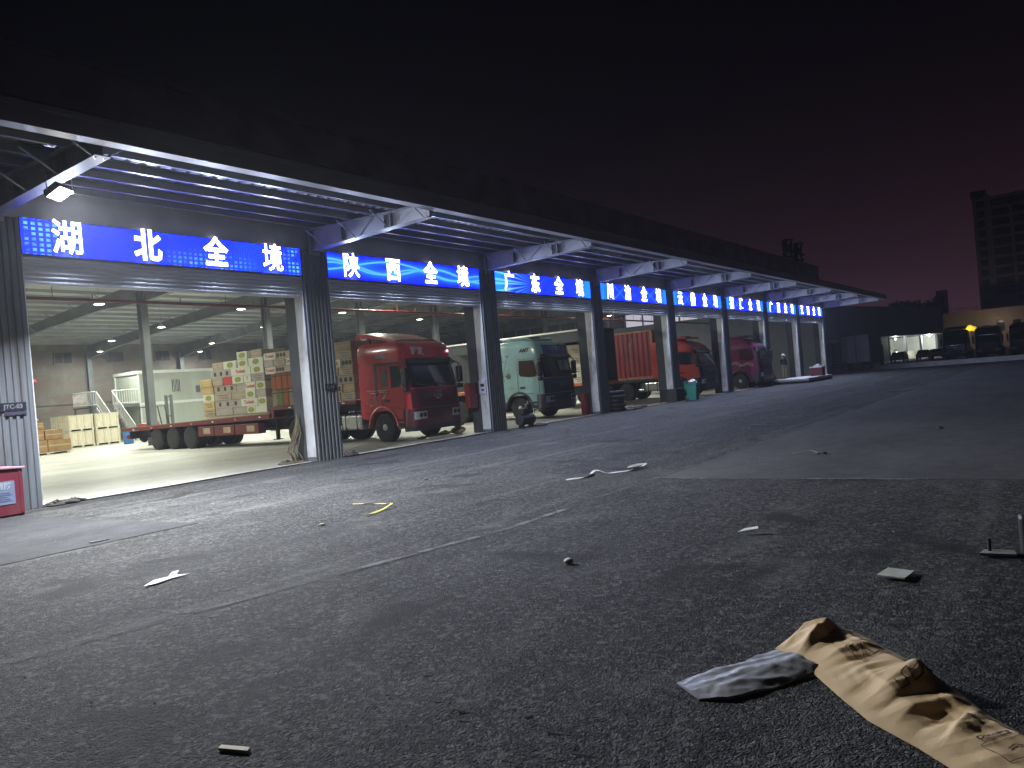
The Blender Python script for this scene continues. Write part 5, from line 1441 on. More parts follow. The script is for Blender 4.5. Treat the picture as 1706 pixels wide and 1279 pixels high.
def plates():
    nav = mat('navy_plate', (.006, .007, .018), .5, 0, .1, 3); pl = mat('plate_lettering', (.16, .17, .20), .6, 0, .05, 4)
    t = thing('bay_plate', 'dark navy number plate reading JTC-03 on the first column', 'sign', (6.40, 16.45, 1.93))
    mb = MB(); mb.rbox(-.27, .19, -.012, 0, 0, .17, .004); mb.build('plate', nav, t)
    lettering('lettering', 'JTC-03', .115, pl, t, MY(-.04, -.014, .088), bold=.002)
    mb = MB(); mb.rbox(-.20, .19, -.010, 0, -.075, -.01, .003); mb.build('lower_strip', mat('dim_blue_strip', (.03, .034, .06), .5, 0, .2, 9), t)
    t = thing('bay_plate', 'small black number plate reading C-04 on the second column', 'sign', (14.22, 16.45, 1.87))
    mb = MB(); mb.rbox(-.19, .19, -.012, 0, 0, .20, .004); mb.build('plate', BLACK, t)
    lettering('lettering', 'C-04', .13, pl, t, MY(0, -.014, .10), bold=.002)
plates()

def bins():
    redm = mat('faded_red_box', (.12, .014, .028), .5, 0, .12, 2.5, dirt=(.12, .03, .04), dscale=2)
    t = thing('fire_sand_box', 'tall faded red sand box with a blue white notice before the first column', 'box', (5.85, 16.0, 0))
    mb = MB(); mb.rbox(5.50, 6.13, 15.70, 16.36, .03, .86, .015)
    for x in (5.54, 6.08): mb.box(x-.02, x+.02, 15.69, 15.699, .06, .82)
    mb.build('case', redm, t, world=True)
    mb = MB(); M = Matrix.Translation((5.81, 16.05, .875)) @ Matrix.Rotation(.06, 4, 'Y'); mb.rbox(-.36, .36, -.38, .36, 0, .045, .012, M=M); mb.build('lid', mat('pinkish_lid', (.30, .16, .20), .5, .1, .2, 5), t, world=True)
    mb = MB(); mb.box(5.62, 5.98, 15.693, 15.698, .24, .66); n_ = mb.build('notice', mat('blue_white_notice', (.13, .17, .27), .5, 0, .12, 5), t, world=True)
    v, f = text_mesh('消防', .13, .004); mb = MB(); mb.add(v, f, 0, False, MY(5.80, 15.690, .57)); mb.build('lettering', mat('notice_white', (.30, .33, .40), .6, 0, .05, 5), n_, world=True, fix=False)
    mb = MB()
    for k in range(5): mb.box(5.67, 5.93-.04*(k % 3), 15.689, 15.692, .30+k*.036, .31+k*.036)
    mb.build('small_print', mat('notice_dark', (.06, .08, .2), .6, 0, .1, 5), n_, world=True)
    mb = MB()
    for sx in (5.53, 6.10): mb.box(sx-.03, sx+.03, 15.75, 16.3, 0, .03)
    mb.box(5.561, 6.069, 15.95, 16.05, .005, .028)
    mb.build('foot', BLACK, t, world=True)
    # tap and stand pipe on the column side
    mb = MB(); mb.tube([(6.22, 16.40, .02), (6.22, 16.40, .55), (6.22, 16.30, .55)], .018, 6); mb.cyl((6.22, 16.30, .58), (6.22, 16.30, .48), .022, 8); mb.cyl((6.17, 16.32, .60), (6.27, 16.32, .60), .010, 6)
    tag(mb.build('water_tap', GALV), 'thin standpipe with a small tap right of the red sand box', 'tap')
    # green wheeled bin
    t = thing('wheeled_bin', 'teal green wheeled bin overfull with white rubbish by the fifth column', 'bin', (36.62, 15.35, 0))
    g = mat('teal_bin_plastic', (.03, .20, .16), .45, 0, .1, 3)
    mb = MB(); V = []
    for z, s in ((.05, .19), (.80, .26), (.86, .28), (.90, .28)): V += [(-s, -s*1.1, z), (s, -s*1.1, z), (s, s*1.1, z), (-s, s*1.1, z)]
    mb.add(V, [(0, 1, 2, 3)]+[(k*4+i, k*4+(i+1) % 4, k*4+4+(i+1) % 4, k*4+4+i) for k in range(3) for i in range(4)]); mb.build('tub', g, t)
    mb = MB(); mb.rbox(-.29, .29, .29, .33, .55, 1.02, .015); mb.build('lid', g, t)
    for sx in (-.2, .2):
        mb = MB(); mb.lathe([(.03, -.03), (.09, -.03), (.09, .03), (.03, .03)], (sx, .26, .092), 0, 16); mb.build('wheel', BLACK, t)
    mb = MB()
    def tr(u, v):
        a = 2*math.pi*v; r = math.sin(math.pi*min(max(u, .05), .95)); q = noise.noise((u*5, v*6, 9))*.06
        return (36.62+(.22+q)*r*math.cos(a), 15.35+(.22+q)*r*math.sin(a), .80+(.30+q)*u)
    mb.grid(tr, 10, 16, smooth=False)
    tag(mb.build('rubbish_bag', mat('crumpled_white_film', (.5, .5, .5), .4, 0, .15, 6)), 'crumpled white rubbish bag stuffed in the teal green bin', 'rubbish')
    # low steel platform near the far end
    t = thing('loading_ramp', 'low dark steel loading platform with pale top in front of the far bays', 'platform', (56, 15.2, 0))
    mb = MB(); mb.rbox(52.9, 59.2, 14.0, 16.40, .16, .34, .03); mb.build('deck', mat('pale_worn_deck_plate', (.32, .31, .29), .5, .3, .2, 2), t, world=True)
    mb = MB(); mb.box(53.0, 59.1, 14.02, 14.12, 0, .159); mb.box(53.0, 59.1, 16.2, 16.3, 0, .159)
    for x in (53.0, 55, 57, 59): mb.box(x, x+.1, 14.121, 16.199, 0.01, .159)
    mb.build('skirt', CHASSIS, t, world=True)
    t = thing('rubbish_trolley', 'dark red trolley bin heaped with scraps on the low platform', 'bin', (57.6, 14.6, .34))
    mb = MB(); V = []
    for z, s in ((.0, .40), (.62, .52)): V += [(-s, -.4, z), (s, -.4, z), (s, .4, z), (-s, .4, z)]
    mb.add(V, [(0, 1, 2, 3)]+[(i, (i+1) % 4, 4+(i+1) % 4, 4+i) for i in range(4)]); mb.build('tub', redm, t)
    mb = MB()
    for sx in (-.53, .53): mb.box(sx-.02, sx+.02, -.42, .42, .58, .66)
    for sy in (-.42, .42): mb.box(-.509, .509, sy-.02, sy+.02, .58, .66)
    mb.build('rim', mat('pale_rim', (.5, .5, .5), .5, .1, .1, 3), t)
    mb = MB()
    def tr2(u, v):
        a = 2*math.pi*v; r = math.sin(math.pi*min(max(u, .05), .95)); q = noise.noise((u*5, v*6, 2))*.1
        return (57.6+(.42+q)*r*math.cos(a), 14.6+(.32+q)*r*math.sin(a), .80+(.36+q)*u)
    mb.grid(tr2, 10, 16, smooth=False); tag(mb.build('scrap_heap', mat('grey_scraps', (.30, .30, .30), .6, 0, .4, 8)), 'pale scraps heaped in the dark red trolley bin', 'rubbish')
    # green skip and red cylinder deep in the seventh bay
    t = thing('rubbish_skip', 'dark green skip standing inside the seventh bay', 'skip', (57.0, 20.5, 0))
    mb = MB(); mb.prism([(19.6, .12), (21.4, .12), (21.7, 1.5), (19.3, 1.5)], 0, 55.6, 58.4); mb.box(55.55, 58.45, 19.26, 19.30, 1.38, 1.5); mb.build('tub', mat('dark_green_skip', (.012, .06, .045), .5, 0, .2, 2), t, world=True)
    mb = MB()
    for x in (55.9, 57, 58.1): mb.box(x-.04, x+.04, 19.42, 19.55, .2, 1.3)
    mb.box(55.7, 58.3, 19.7, 21.3, .01, .119); mb.build('rib', CHASSIS, t, world=True)
    mb = MB(); mb.rbox(55.7, 58.3, 19.5, 21.5, 1.45, 2.0, .2); tag(mb.build('packing_bale', mat('pale_bale', (.55, .55, .50), .7, 0, .15, 3, bump=.5, bscale=6)), 'pale packing bale lying on the dark green skip', 'bale')
bins()

# ------------------------------------------------------------------ people
def person(label, loc, rz, top, legs, skin, hat=None, scale=1., pose=0):
    t = thing('person', label, 'person', loc, rz)
    me = bpy.data.meshes.new('body_skeleton')
    J = {'pel': (0, 0, .95), 'che': (0, .02, 1.30), 'nek': (0, .03, 1.47), 'hed': (0, .01, 1.58), 'crn': (0, .01, 1.69),
         'hl': (-.10, 0, .90), 'kl': (-.12, -.04-.06*pose, .50), 'al': (-.12, .03, .09), 'tl': (-.13, -.14, .04),
         'hr': (.10, 0, .90), 'kr': (.12, -.02, .50), 'ar': (.12, .03+.04*pose, .09), 'tr': (.13, -.14, .04),
         'sl': (-.19, .03, 1.40), 'el': (-.25, .05, 1.13), 'wl': (-.24, -.08-.1*pose, .92), 'fl': (-.23, -.12-.1*pose, .82),
         'sr': (.19, .03, 1.40), 'er': (.25, .05, 1.13), 'wr': (.24, -.06, .92), 'fr': (.23, -.09, .82)}
    rad = {'pel': .15, 'che': .16, 'nek': .06, 'hed': .095, 'crn': .085, 'hl': .10, 'kl': .065, 'al': .05, 'tl': .045, 'hr': .10, 'kr': .065, 'ar': .05, 'tr': .045,
           'sl': .07, 'el': .05, 'wl': .035, 'fl': .035, 'sr': .07, 'er': .05, 'wr': .035, 'fr': .035}
    K = list(J); E_ = [('pel', 'che'), ('che', 'nek'), ('nek', 'hed'), ('hed', 'crn'), ('pel', 'hl'), ('hl', 'kl'), ('kl', 'al'), ('al', 'tl'), ('pel', 'hr'), ('hr', 'kr'), ('kr', 'ar'), ('ar', 'tr'), ('che', 'sl'), ('sl', 'el'), ('el', 'wl'), ('wl', 'fl'), ('che', 'sr'), ('sr', 'er'), ('er', 'wr'), ('wr', 'fr')]
    me.from_pydata([Vector(J[k])*scale for k in K], [(K.index(a), K.index(b)) for a, b in E_], [])
    o = bpy.data.objects.new('body', me); COL.objects.link(o)
    md = o.modifiers.new('s', 'SKIN'); sd = o.modifiers.new('d', 'SUBSURF'); sd.levels = 1; sd.render_levels = 1
    for i, k in enumerate(K): me.skin_vertices[0].data[i].radius = (rad[k]*scale*(.92 if k != 'che' else 1.15), rad[k]*scale*.8 if k in ('pel', 'che') else rad[k]*scale)
    me.skin_vertices[0].data[0].use_root = True
    dg = bpy.context.evaluated_depsgraph_get(); dg.update()
    m2 = bpy.data.meshes.new_from_object(o.evaluated_get(dg)); bpy.data.objects.remove(o); bpy.data.meshes.remove(me)
    m2.name = 'body'
    for m in (skin, top, legs, BLACK): m2.materials.append(m)
    for p in m2.polygons:
        c = p.center/scale
        p.use_smooth = True
        p.material_index = 3 if c.z < .11 else 2 if (c.z < .97 and abs(c.x) < .21) else 1 if (c.z < 1.47 and not (c.z < .93 and abs(c.x) > .19)) else 0
    o = bpy.data.objects.new('body', m2); COL.objects.link(o); o.parent = t
    mb = MB()
    def hair(u, v):
        a = 2*math.pi*v; r = math.sin(math.pi/2*u)
        return (.105*scale*r*math.cos(a), scale*(.015+.115*r*math.sin(a)), scale*(1.64+.12*math.cos(math.pi/2*u)*1.0))
    mb.grid(hair, 6, 14)
    if hat: mb.add([(-.10*scale, -.09*scale, 1.645*scale), (.10*scale, -.09*scale, 1.645*scale), (.08*scale, -.20*scale, 1.63*scale), (-.08*scale, -.20*scale, 1.63*scale), (0, -.21*scale, 1.62*scale)], [(0, 1, 2, 3)])
    mb.build('cap' if hat else 'hair', hat or BLACK, t)
    mb = MB()
    for sx in (-.035, .035): mb.cyl((sx*scale, -.085*scale, 1.60*scale), (sx*scale, -.097*scale, 1.60*scale), .012*scale, 8)
    mb.cyl((0, -.085*scale, 1.565*scale), (0, -.115*scale, 1.555*scale), .014*scale, 8, r2=.008*scale); mb.box(-.028*scale, .028*scale, -.098*scale, -.088*scale, 1.515*scale, 1.523*scale)
    mb.build('face_features', mat('facial_features', (.10, .05, .04), .6, 0, .1, 9), t)
SKIN = mat('skin', (.36, .21, .15), .55, 0, .06, 9)
person('person in pale cap, dark jacket and tan trousers standing on the low platform', (54.55, 16.05, .34), R(-35), mat('dark_jacket', (.03, .03, .035), .8, 0, .2, 9), mat('tan_trousers', (.30, .23, .14), .8, 0, .15, 9), SKIN, mat('pale_cap', (.6, .58, .55), .7, 0, .05, 9))
person('person in a white shirt and dark trousers walking between the dark parked trucks', (97.6, 8.7, 0), R(-70), mat('white_shirt', (.6, .6, .6), .8, 0, .1, 9), mat('dark_trousers', (.03, .03, .04), .8, 0, .2, 9), SKIN, None, .95, 1)

# ------------------------------------------------------------------ far end of the yard
def box_truck(label, x, y, length, z0, z1, box_m, w=2.5, group=None):
    t = thing('box_truck', label, 'truck', (x, y, 0), 0, group)
    mb = MB(); mb.rbox(0.02, length, -w/2, w/2, z0, z1, .03)
    for i in range(int(length/.6)): mb.box(.3+i*.6, .34+i*.6, -w/2-.02, -w/2-.001, z0+.1, z1-.1)
    b = mb.build('cargo_box', mat('dark_box_side', (.05, .05, .06), .6, .1, .2, 1), t)
    for sg in (-1, 1):
        mb = MB(); a, c = sorted((sg*.03, sg*(w/2-.06)))
        mb.box(-.02, .018, a, c, z0+.08, z1-.08)
        z = z0+.2
        while z < z1-.15: mb.box(-.034, -.0205, a+.04, c-.04, z, z+.16); z += .26
        d = mb.build('rear_door', box_m, b)
        mb = MB()
        for k in (.10, .34): mb.cyl((-.05, sg*k, z0+.05), (-.05, sg*k, z1-.05), .02, 6)
        mb.build('lock_rod', GALV, d)
    mb = MB(); mb.box(-.03, .018, -w/2, w/2, z1-.079, z1+.005); mb.box(-.03, .018, -w/2, w/2, z0-.02, z0+.079)
    for sg in (-1, 1): mb.box(-.03, .018, *sorted((sg*(w/2-.059), sg*w/2)), z0+.0795, z1-.0795)
    mb.build('door_frame', STEEL_IN, b)
    mb = MB()
    for sg in (-.45, .45): mb.box(.1, length+1.2, sg-.05, sg+.05, z0-.28, z0-.02)
    mb.box(-.06, .02, -1.15, 1.15, .42, .56)
    for sg in (-1, 1): mb.box(-.05, .06, sg*.8-.04, sg*.8+.04, .56, z0)
    mb.build('chassis', CHASSIS, t)
    mb = MB(); mb.rbox(length+.25, length+1.9, -1.1, 1.1, .5, 2.45, .18); mb.build('cab', mat('dim_white_cab', (.3, .3, .32), .4, 0, .1, 2), t)
    for xx in (1.7, length+1.0):
        for sg in (-1, 1):
            mb = MB(); mb.lathe([(.2, -.14), (.38, -.14), (.43, -.08), (.43, .08), (.38, .14), (.2, .14)], (xx, sg*.95, .425), 1, 24); mb.build('wheel', RUBBER, t)
    for sg in (-1, 1):
        mb = MB(); mb.rbox(-.08, -.06, sg*.95-.14, sg*.95+.14, .44, .54, .004); mb.build('tail_lamp', mat('unlit_tail_lamp', (.22, .02, .02), .3, 0, .1, 8), t)
    return t
box_truck('box truck with pale ribbed rear doors parked past the last column', 78.0, 16.2, 5.6, .78, 3.45, mat('pale_grey_door', (.72, .70, .76), .5, .1, .1, 1.5))
box_truck('low box truck with dark rear doors half hidden behind the last column', 80.5, 19.4, 5.0, .85, 2.95, mat('dark_rear_door', (.05, .05, .07), .5, .1, .1, 1.5), 2.3)

def kerb():
    mb = MB(); mb.prism([(78.2, 14.9), (76.6, 3.0), (76.0, -3.0), (76.6, -3.0), (77.2, 3.0), (78.8, 14.9)], 2, -.05, .42)
    tag(mb.build('low_wall', mat('kerb_concrete', (.30, .30, .31), .8, 0, .2, 1.5)), 'low pale concrete kerb wall closing the far side of the yard', 'wall')
kerb()

def car(label, x, y, paint, group='white cars at the far end'):
    t = thing('parked_car', label, 'car', (x, y, 0), R(-90), group)
    P = [(-2.2, .45), (-2.25, .62), (-2.1, .80), (-1.2, .95), (-.5, 1.42), (.9, 1.45), (1.6, 1.0), (2.15, .95), (2.25, .6), (2.2, .35), (-2.1, .30)]
    mb = MB()
    secs = [(-.88, .93), (-.82, 1.0), (.82, 1.0), (.88, .93)]
    V = []
    for xx, s in secs: V += [(xx*(1-.14*max(0, (z-.95)/.5)), yy*s, .3+(z-.3)*(.97 if s < 1 else 1)) for yy, z in P]
    n = len(P); F = [(k*n+i, k*n+(i+1) % n, k*n+n+(i+1) % n, k*n+n+i) for k in range(3) for i in range(n)]
    mb.add(V, F+[tuple(range(n)), tuple(range(3*n, 4*n))]); b = mb.build('body', paint, t)
    mb = MB(); mb.prism([(-1.12, .98), (-.52, 1.40), (-.50, 1.36), (-1.08, .96)], 0, -.72, .72); mb.box(-.74, .74, -1.13, -.5, .965, .985)
    mb.add([(-.70, -1.17, .985), (.70, -1.17, .985), (.66, -.56, 1.405), (-.66, -.56, 1.405)], [(0, 1, 2, 3)]); mb.build('windscreen', GLASS, b)
    for sg in (-1, 1):
        mb = MB(); mb.rbox(sg*.62-.16, sg*.62+.16, -2.26, -2.14, .62, .76, .03); mb.build('headlamp', LAMPGLASS, b)
    mb = MB(); mb.rbox(-.4, .4, -2.27, -2.15, .46, .60, .02); mb.build('grille', BLACK, b)
    for yy in (-1.4, 1.35):
        for sg in (-1, 1):
            mb = MB(); mb.lathe([(.15, -.1), (.28, -.1), (.31, -.06), (.31, .06), (.28, .1), (.15, .1)], (sg*.78, yy, .305), 0, 20); mb.build('wheel', RUBBER, t)
    return t
CARW = mat('white_car_paint', (.6, .6, .62), .3, 0, .04, 2, coat=.4)
car('white saloon car facing the yard beyond the low wall', 128.0, 17.2, CARW)
car('white car half hidden beside the dark trucks, right of the white saloon', 124.0, 15.0, CARW)
car('dark grey car parked left of the white saloon beyond the wall', 120.0, 19.3, mat('dark_car_paint', (.03, .03, .035), .3, 0, .05, 2, coat=.4), None)
BLK2 = mat('black_truck_paint', (.014, .014, .02), .35, 0, .2, 1.5, coat=.4)
tractor('black parked tractor facing the yard, left of the walking person', (101.5, 10.45, 0), BLK2, BLK2, 'deflector', rz=R(-90))
tractor('black parked tractor facing the yard, right of the walking person', (101.2, 7.2, 0), BLK2, DARKP, 'flat', rz=R(-90))
tractor('dark red parked tractor at the right edge of the picture', (100.8, 3.9, 0), mat('dim_red_paint', (.20, .012, .012), .35, 0, .1, 1.5, coat=.4), DARKP, 'flat', rz=R(-90))

def far_buildings():
    # long dark shed at a slant
    a, b = Vector((119.7, 28.1, 0)), Vector((165.0, 18.7, 0)); d = (b-a).normalized(); L_ = (b-a).length; nrm = Vector((-d.y, d.x, 0))
    if nrm.y < 0: nrm = -nrm
    M = Matrix(((d.x, nrm.x, 0, a.x), (d.y, nrm.y, 0, a.y), (0, 0, 1, 0), (0, 0, 0, 1)))
    t = thing('far_shed', 'long dark shed with a lit open front behind the box truck', 'shed', (a.x, a.y, 0))
    sh = mat('dark_shed_sheet', (.10, .11, .13), .6, .1, .2, .3, stretch=(1, 1, .3))
    mb = MB(); mb.box(-12, L_, 0, 25, 4.0, 9.0, M=M); mb.box(-12, 20.5, 0.0, .3, 0, 3.999, M=M); mb.box(-12, L_, 8, 8.3, 0, 3.99, M=M); mb.box(43.3, L_, 0, .3, 0, 3.999, M=M); mb.prism([(-.4, 9.01), (25.4, 9.01), (12.5, 9.9)], 0, -12.2, L_+.2, M=M)
    mb.build('wall', sh, t, world=True)
    mb = MB(); mb.box(20.6, 43.2, 7.9, 7.98, .06, 3.98, M=M); mb.box(42.95, 43.25, .36, 7.89, .06, 3.98, M=M); mb.build('inner_wall', mat('pale_inner_wall', (.6, .62, .56), .7, 0, .1, .6), t, world=True)
    mb = MB(); mb.box(-12, L_+.2, -2.6, -.01, 4.0, 4.25, M=M); mb.build('canopy', sh, t, world=True)
    for q in (20.8, 27.9, 35.0, 42.8):
        mb = MB(); mb.box(q, q+.4, -.02, .35, 0, 3.99, M=M); mb.build('post', STEEL_IN, t, world=True)
    mb = MB(); mb.box(20.6, 43, .4, 7.9, .02, .05, M=M); mb.build('floor', mat('shed_floor', (.5, .5, .45), .7, 0, .1, 1), t, world=True)
    for k, (q0, q1) in enumerate(((22, 26.5), (29.5, 33.5), (36.5, 41.5))):
        mb = MB(); mb.rbox(q0+.3, q1-.3, 3.5, 6.0, .05, 1.4+.5*(k % 2), .1, M=M)
        tag(mb.build('goods_stack', mat('pale_goods', (.5, .5, .4), .8, 0, .2, 1)), ['pale goods stack at the left of the lit far shed front', 'pale goods stack in the middle of the lit far shed front', 'pale goods stack at the right of the lit far shed front'][k], 'goods')
    for k, (q, z, e) in enumerate(((25.2, 3.7, 700), (36.1, 3.9, 1900))):
        p = M @ Vector((q, -1.0 if k else .6, z))
        tt_ = thing('yard_lamp', ['small white lamp under the left of the far shed canopy', 'bright white lamp under the far shed canopy'][k], 'lamp', p)
        mb = MB(); mb.rbox(-.16, .16, -.16, .16, .0, .12, .03); mb.build('housing', STEEL_IN, tt_)
        mb = MB(); mb.lathe([(.14, 0), (.13, -.08), (.05, -.13)], (0, 0, 0), 2, 14); mb.build('lamp_face', mat('yard_lamp_face', (.8, .8, .8), .4, 0, .02, 1, emit=(1., .97, 1.), es=30), tt_)
        ld = bpy.data.lights.new('yard_beam', 'POINT'); ld.energy = e; ld.shadow_soft_size = .15; ld.color = (.95, .98, .92)
        lo = bpy.data.objects.new('yard_beam', ld); COL.objects.link(lo); lo.parent = tt_; lo.location = (0, 0, -.25)
    # tower block
    wallm = mat('tower_render', (.40, .36, .33), .8, 0, .12, .3)
    t = thing('tower_block', 'dim high rise with pale window grid at the right edge', 'building', (310, 8, 0))
    mb = MB(); mb.box(300.6, 318, -14, 22.4, 0, 49.5); mb.box(300.6, 306, 18.5, 22.9, 49.5, 52.2); mb.build('wall', mat('tower_dark_infill', (.05, .045, .045), .6, 0, .2, .4), t, world=True)
    fl = 14; fh = 3.25
    for k in range(fl+1):
        z = 3.2+k*fh
        mb = MB(); mb.box(300.0, 300.59, 11.9, 22.4, z, z+.9); mb.build('floor_band', wallm, t, world=True)
        mb = MB(); mb.box(299.0, 300.59, -14, 11.5, z, z+.95); mb.build('balcony_band', wallm, t, world=True)
    for y0, y1 in ((21.5, 22.5), (17.4, 19.2), (11.5, 12.4), (3.2, 4.0), (-6, -5.2)):
        mb = MB(); mb.box(299.9, 300.595, y0, y1, 0, 50.2 if y0 > 15 else 46); mb.build('pier', wallm, t, world=True)
    # podium with lit sign
    t = thing('podium_building', 'low beige building with a yellow lit sign beside the high rise', 'building', (284, 20, 0))
    pod = mat('beige_podium', (.17, .14, .105), .8, 0, .1, .3)
    mb = MB(); mb.box(280, 296, -12, 31.5, 0, 11.0); mb.box(279.6, 296.4, -12.2, 31.8, 11.01, 12.0); mb.build('wall', pod, t, world=True)
    mb = MB()
    for k in range(7): mb.box(279.9, 279.99, -10+k*4.2, -8+k*4.2, 5, 8)
    mb.build('window', GLASS, t, world=True)
    mb = MB()
    for k in range(9): mb.cyl((282, 22+k*1.0, 12.01), (282, 22+k*1.0, 13.2), .06, 5)
    mb.cyl((282, 21.8, 13.2), (282, 30.2, 13.2), .08, 5); mb.build('roof_railing', mat('red_brown_rail', (.16, .05, .05), .7, 0, .1, 1), t, world=True)
    p = Vector((276, 24.2, 0))
    t = thing('lantern_sign', 'yellow three lobed lit sign in front of the beige podium', 'sign', p)
    ym = mat('yellow_lit_sign', (.6, .5, .05), .5, 0, .1, 2, emit=(1., .78, .02), es=.42)
    for k, (yy, zz, r) in enumerate(((.9, 6.3, .75), (-.2, 6.6, 1.0), (-1.2, 6.3, .8))):
        mb = MB(); mb.lathe([(.05, -.3), (r*.7, -.28), (r, -.1), (r, .1), (r*.7, .28), (.05, .3)], (0, yy, zz), 0, 18); mb.build('lit_lobe', ym, t)
    mb = MB(); mb.cyl((0, 0, 0), (0, 0, 5.6), .15, 8); mb.build('pole', STEEL_IN, t)
    ld = bpy.data.lights.new('sign_glow', 'POINT'); ld.energy = 350; ld.shadow_soft_size = 1.0; ld.color = (1., .62, .18)
    lo = bpy.data.objects.new('sign_glow', ld); COL.objects.link(lo); lo.parent = t; lo.location = (-1.6, 0, 6.4)
    # street lamp before the podium lights its wall and the foot of the tower
    t = thing('street_lamp', 'warm street lamp between the beige podium and the dark trucks', 'lamp', (270, 16.5, 0))
    mb = MB(); mb.cyl((0, 0, 0), (0, 0, 8.2), .11, 8, r2=.07); mb.tube([(0, 0, 8.2), (.3, .0, 8.7), (1.6, 0, 8.9)], .05, 6); mb.build('pole', STEEL_IN, t)
    mb = MB(); mb.rbox(1.3, 2.2, -.15, .15, 8.82, 8.95, .03); mb.build('lamp_head', STEEL_IN, t)
    ld = bpy.data.lights.new('street_glow', 'POINT'); ld.energy = 1500; ld.shadow_soft_size = .2; ld.color = (1., .80, .64)
    lo = bpy.data.objects.new('street_glow', ld); COL.objects.link(lo); lo.parent = t; lo.location = (2.0, 0, 8.75); lo.rotation_euler = (0, R(-55), 0)
    # dark stair tower behind the shed
    t = thing('stair_tower', 'narrow dark block rising behind the right end of the far shed', 'building', (400, 45, 0))
    mb = MB(); mb.box(400, 408, 43.2, 47.0, 0, 26.5); mb.build('wall', mat('dark_block_wall', (.02, .02, .025), .8, 0, .2, .3), t, world=True)
    mb = MB(); mb.box(399.8, 408.2, 43.0, 47.2, 26.51, 27.2); mb.build('roof', mat('dark_block_wall', (.02, .02, .025)), t, world=True)
    # rooftop letter frames on the parapet
    t = thing('roof_letter_frame', 'dark steel letter frame standing on the far end of the parapet', 'sign frame', (62.9, 17.0, 9.3))
    fm = mat('dark_frame_steel', (.02, .02, .022), .7, .2, .2, 2)
    mb = MB()
    for x in (-2.6, -.4, .4, 2.4): mb.box(x-.05, x+.05, .0, .1, 0, 1.5)
    mb.box(-2.8, 2.7, .101, .16, .35, .43); mb.box(-2.8, 2.7, .101, .16, 1.1, 1.18); mb.build('support', fm, t)
    for k, x in enumerate((-1.5, 1.4)):
        mb = MB()
        for (p, q) in ((((-1.1, .2), (1.1, .42)), ((-1.0, 1.5), (1.1, 1.72)), ((-.9, .9), (1.2, .8)), ((-.9, 1.5), (.8, .3)), ((.8, 1.5), (-.8, .5)), ((-.95, .25), (-.9, 1.5)))):
            mb.cyl((x+p[0], -.06, p[1]), (x+q[0], -.06, q[1]), .085, 6)
        mb.build('letter', fm, t)
    # a few crowns over the shed roof
    def tree(label, x, y, h, r, seed):
        t = thing('tree', label, 'tree', (x, y, 0), 0, 'trees behind the far shed')
        rnd = random.Random(seed)
        mb = MB(); mb.tube([(0, 0, 0), (.1, .1, h*.35), (0, .1, h*.6)], [.22, .17, .1], 7)
        for k in range(5): a = k*1.26; mb.tube([(0, .1, h*.5), (r*.4*math.cos(a), r*.4*math.sin(a), h*.68), (r*.7*math.cos(a), r*.7*math.sin(a), h*.8)], [.09, .06, .03], 5)
        mb.build('trunk', mat('bark', (.05, .04, .03), .9, 0, .2, 5), t)
        mb = MB()
        C_ = [(rnd.uniform(-.6, .6)*r, rnd.uniform(-.6, .6)*r, h*(.72+.2*rnd.random()), r*rnd.uniform(.3, .5)) for _ in range(9)]
        for k in range(900):
            c = C_[k % 9]; v = Vector((rnd.gauss(0, 1), rnd.gauss(0, 1), rnd.gauss(0, 1))).normalized()*c[3]*rnd.random()**.4
            p = Vector(c[:3])+v; u = Vector((rnd.gauss(0, 1), rnd.gauss(0, 1), rnd.gauss(0, 1))).normalized()*.28; w = u.orthogonal().normalized()*.13
            mb.add([p-u, p+w, p+u, p-w], [(0, 1, 2, 3)])
        mb.build('crown', mat('night_foliage', (.03, .045, .02), .8, 0, .4, 2), t, fix=False)
    tree('dark tree crown leftmost over the far shed roof', 178, 27.6, 12.2, 2.6, 1); tree('dark tree crown in the middle over the far shed roof', 180, 24.9, 12.5, 2.3, 2); tree('dark tree crown nearest the narrow dark block', 181, 21.8, 12.4, 2.0, 3)
far_buildings()

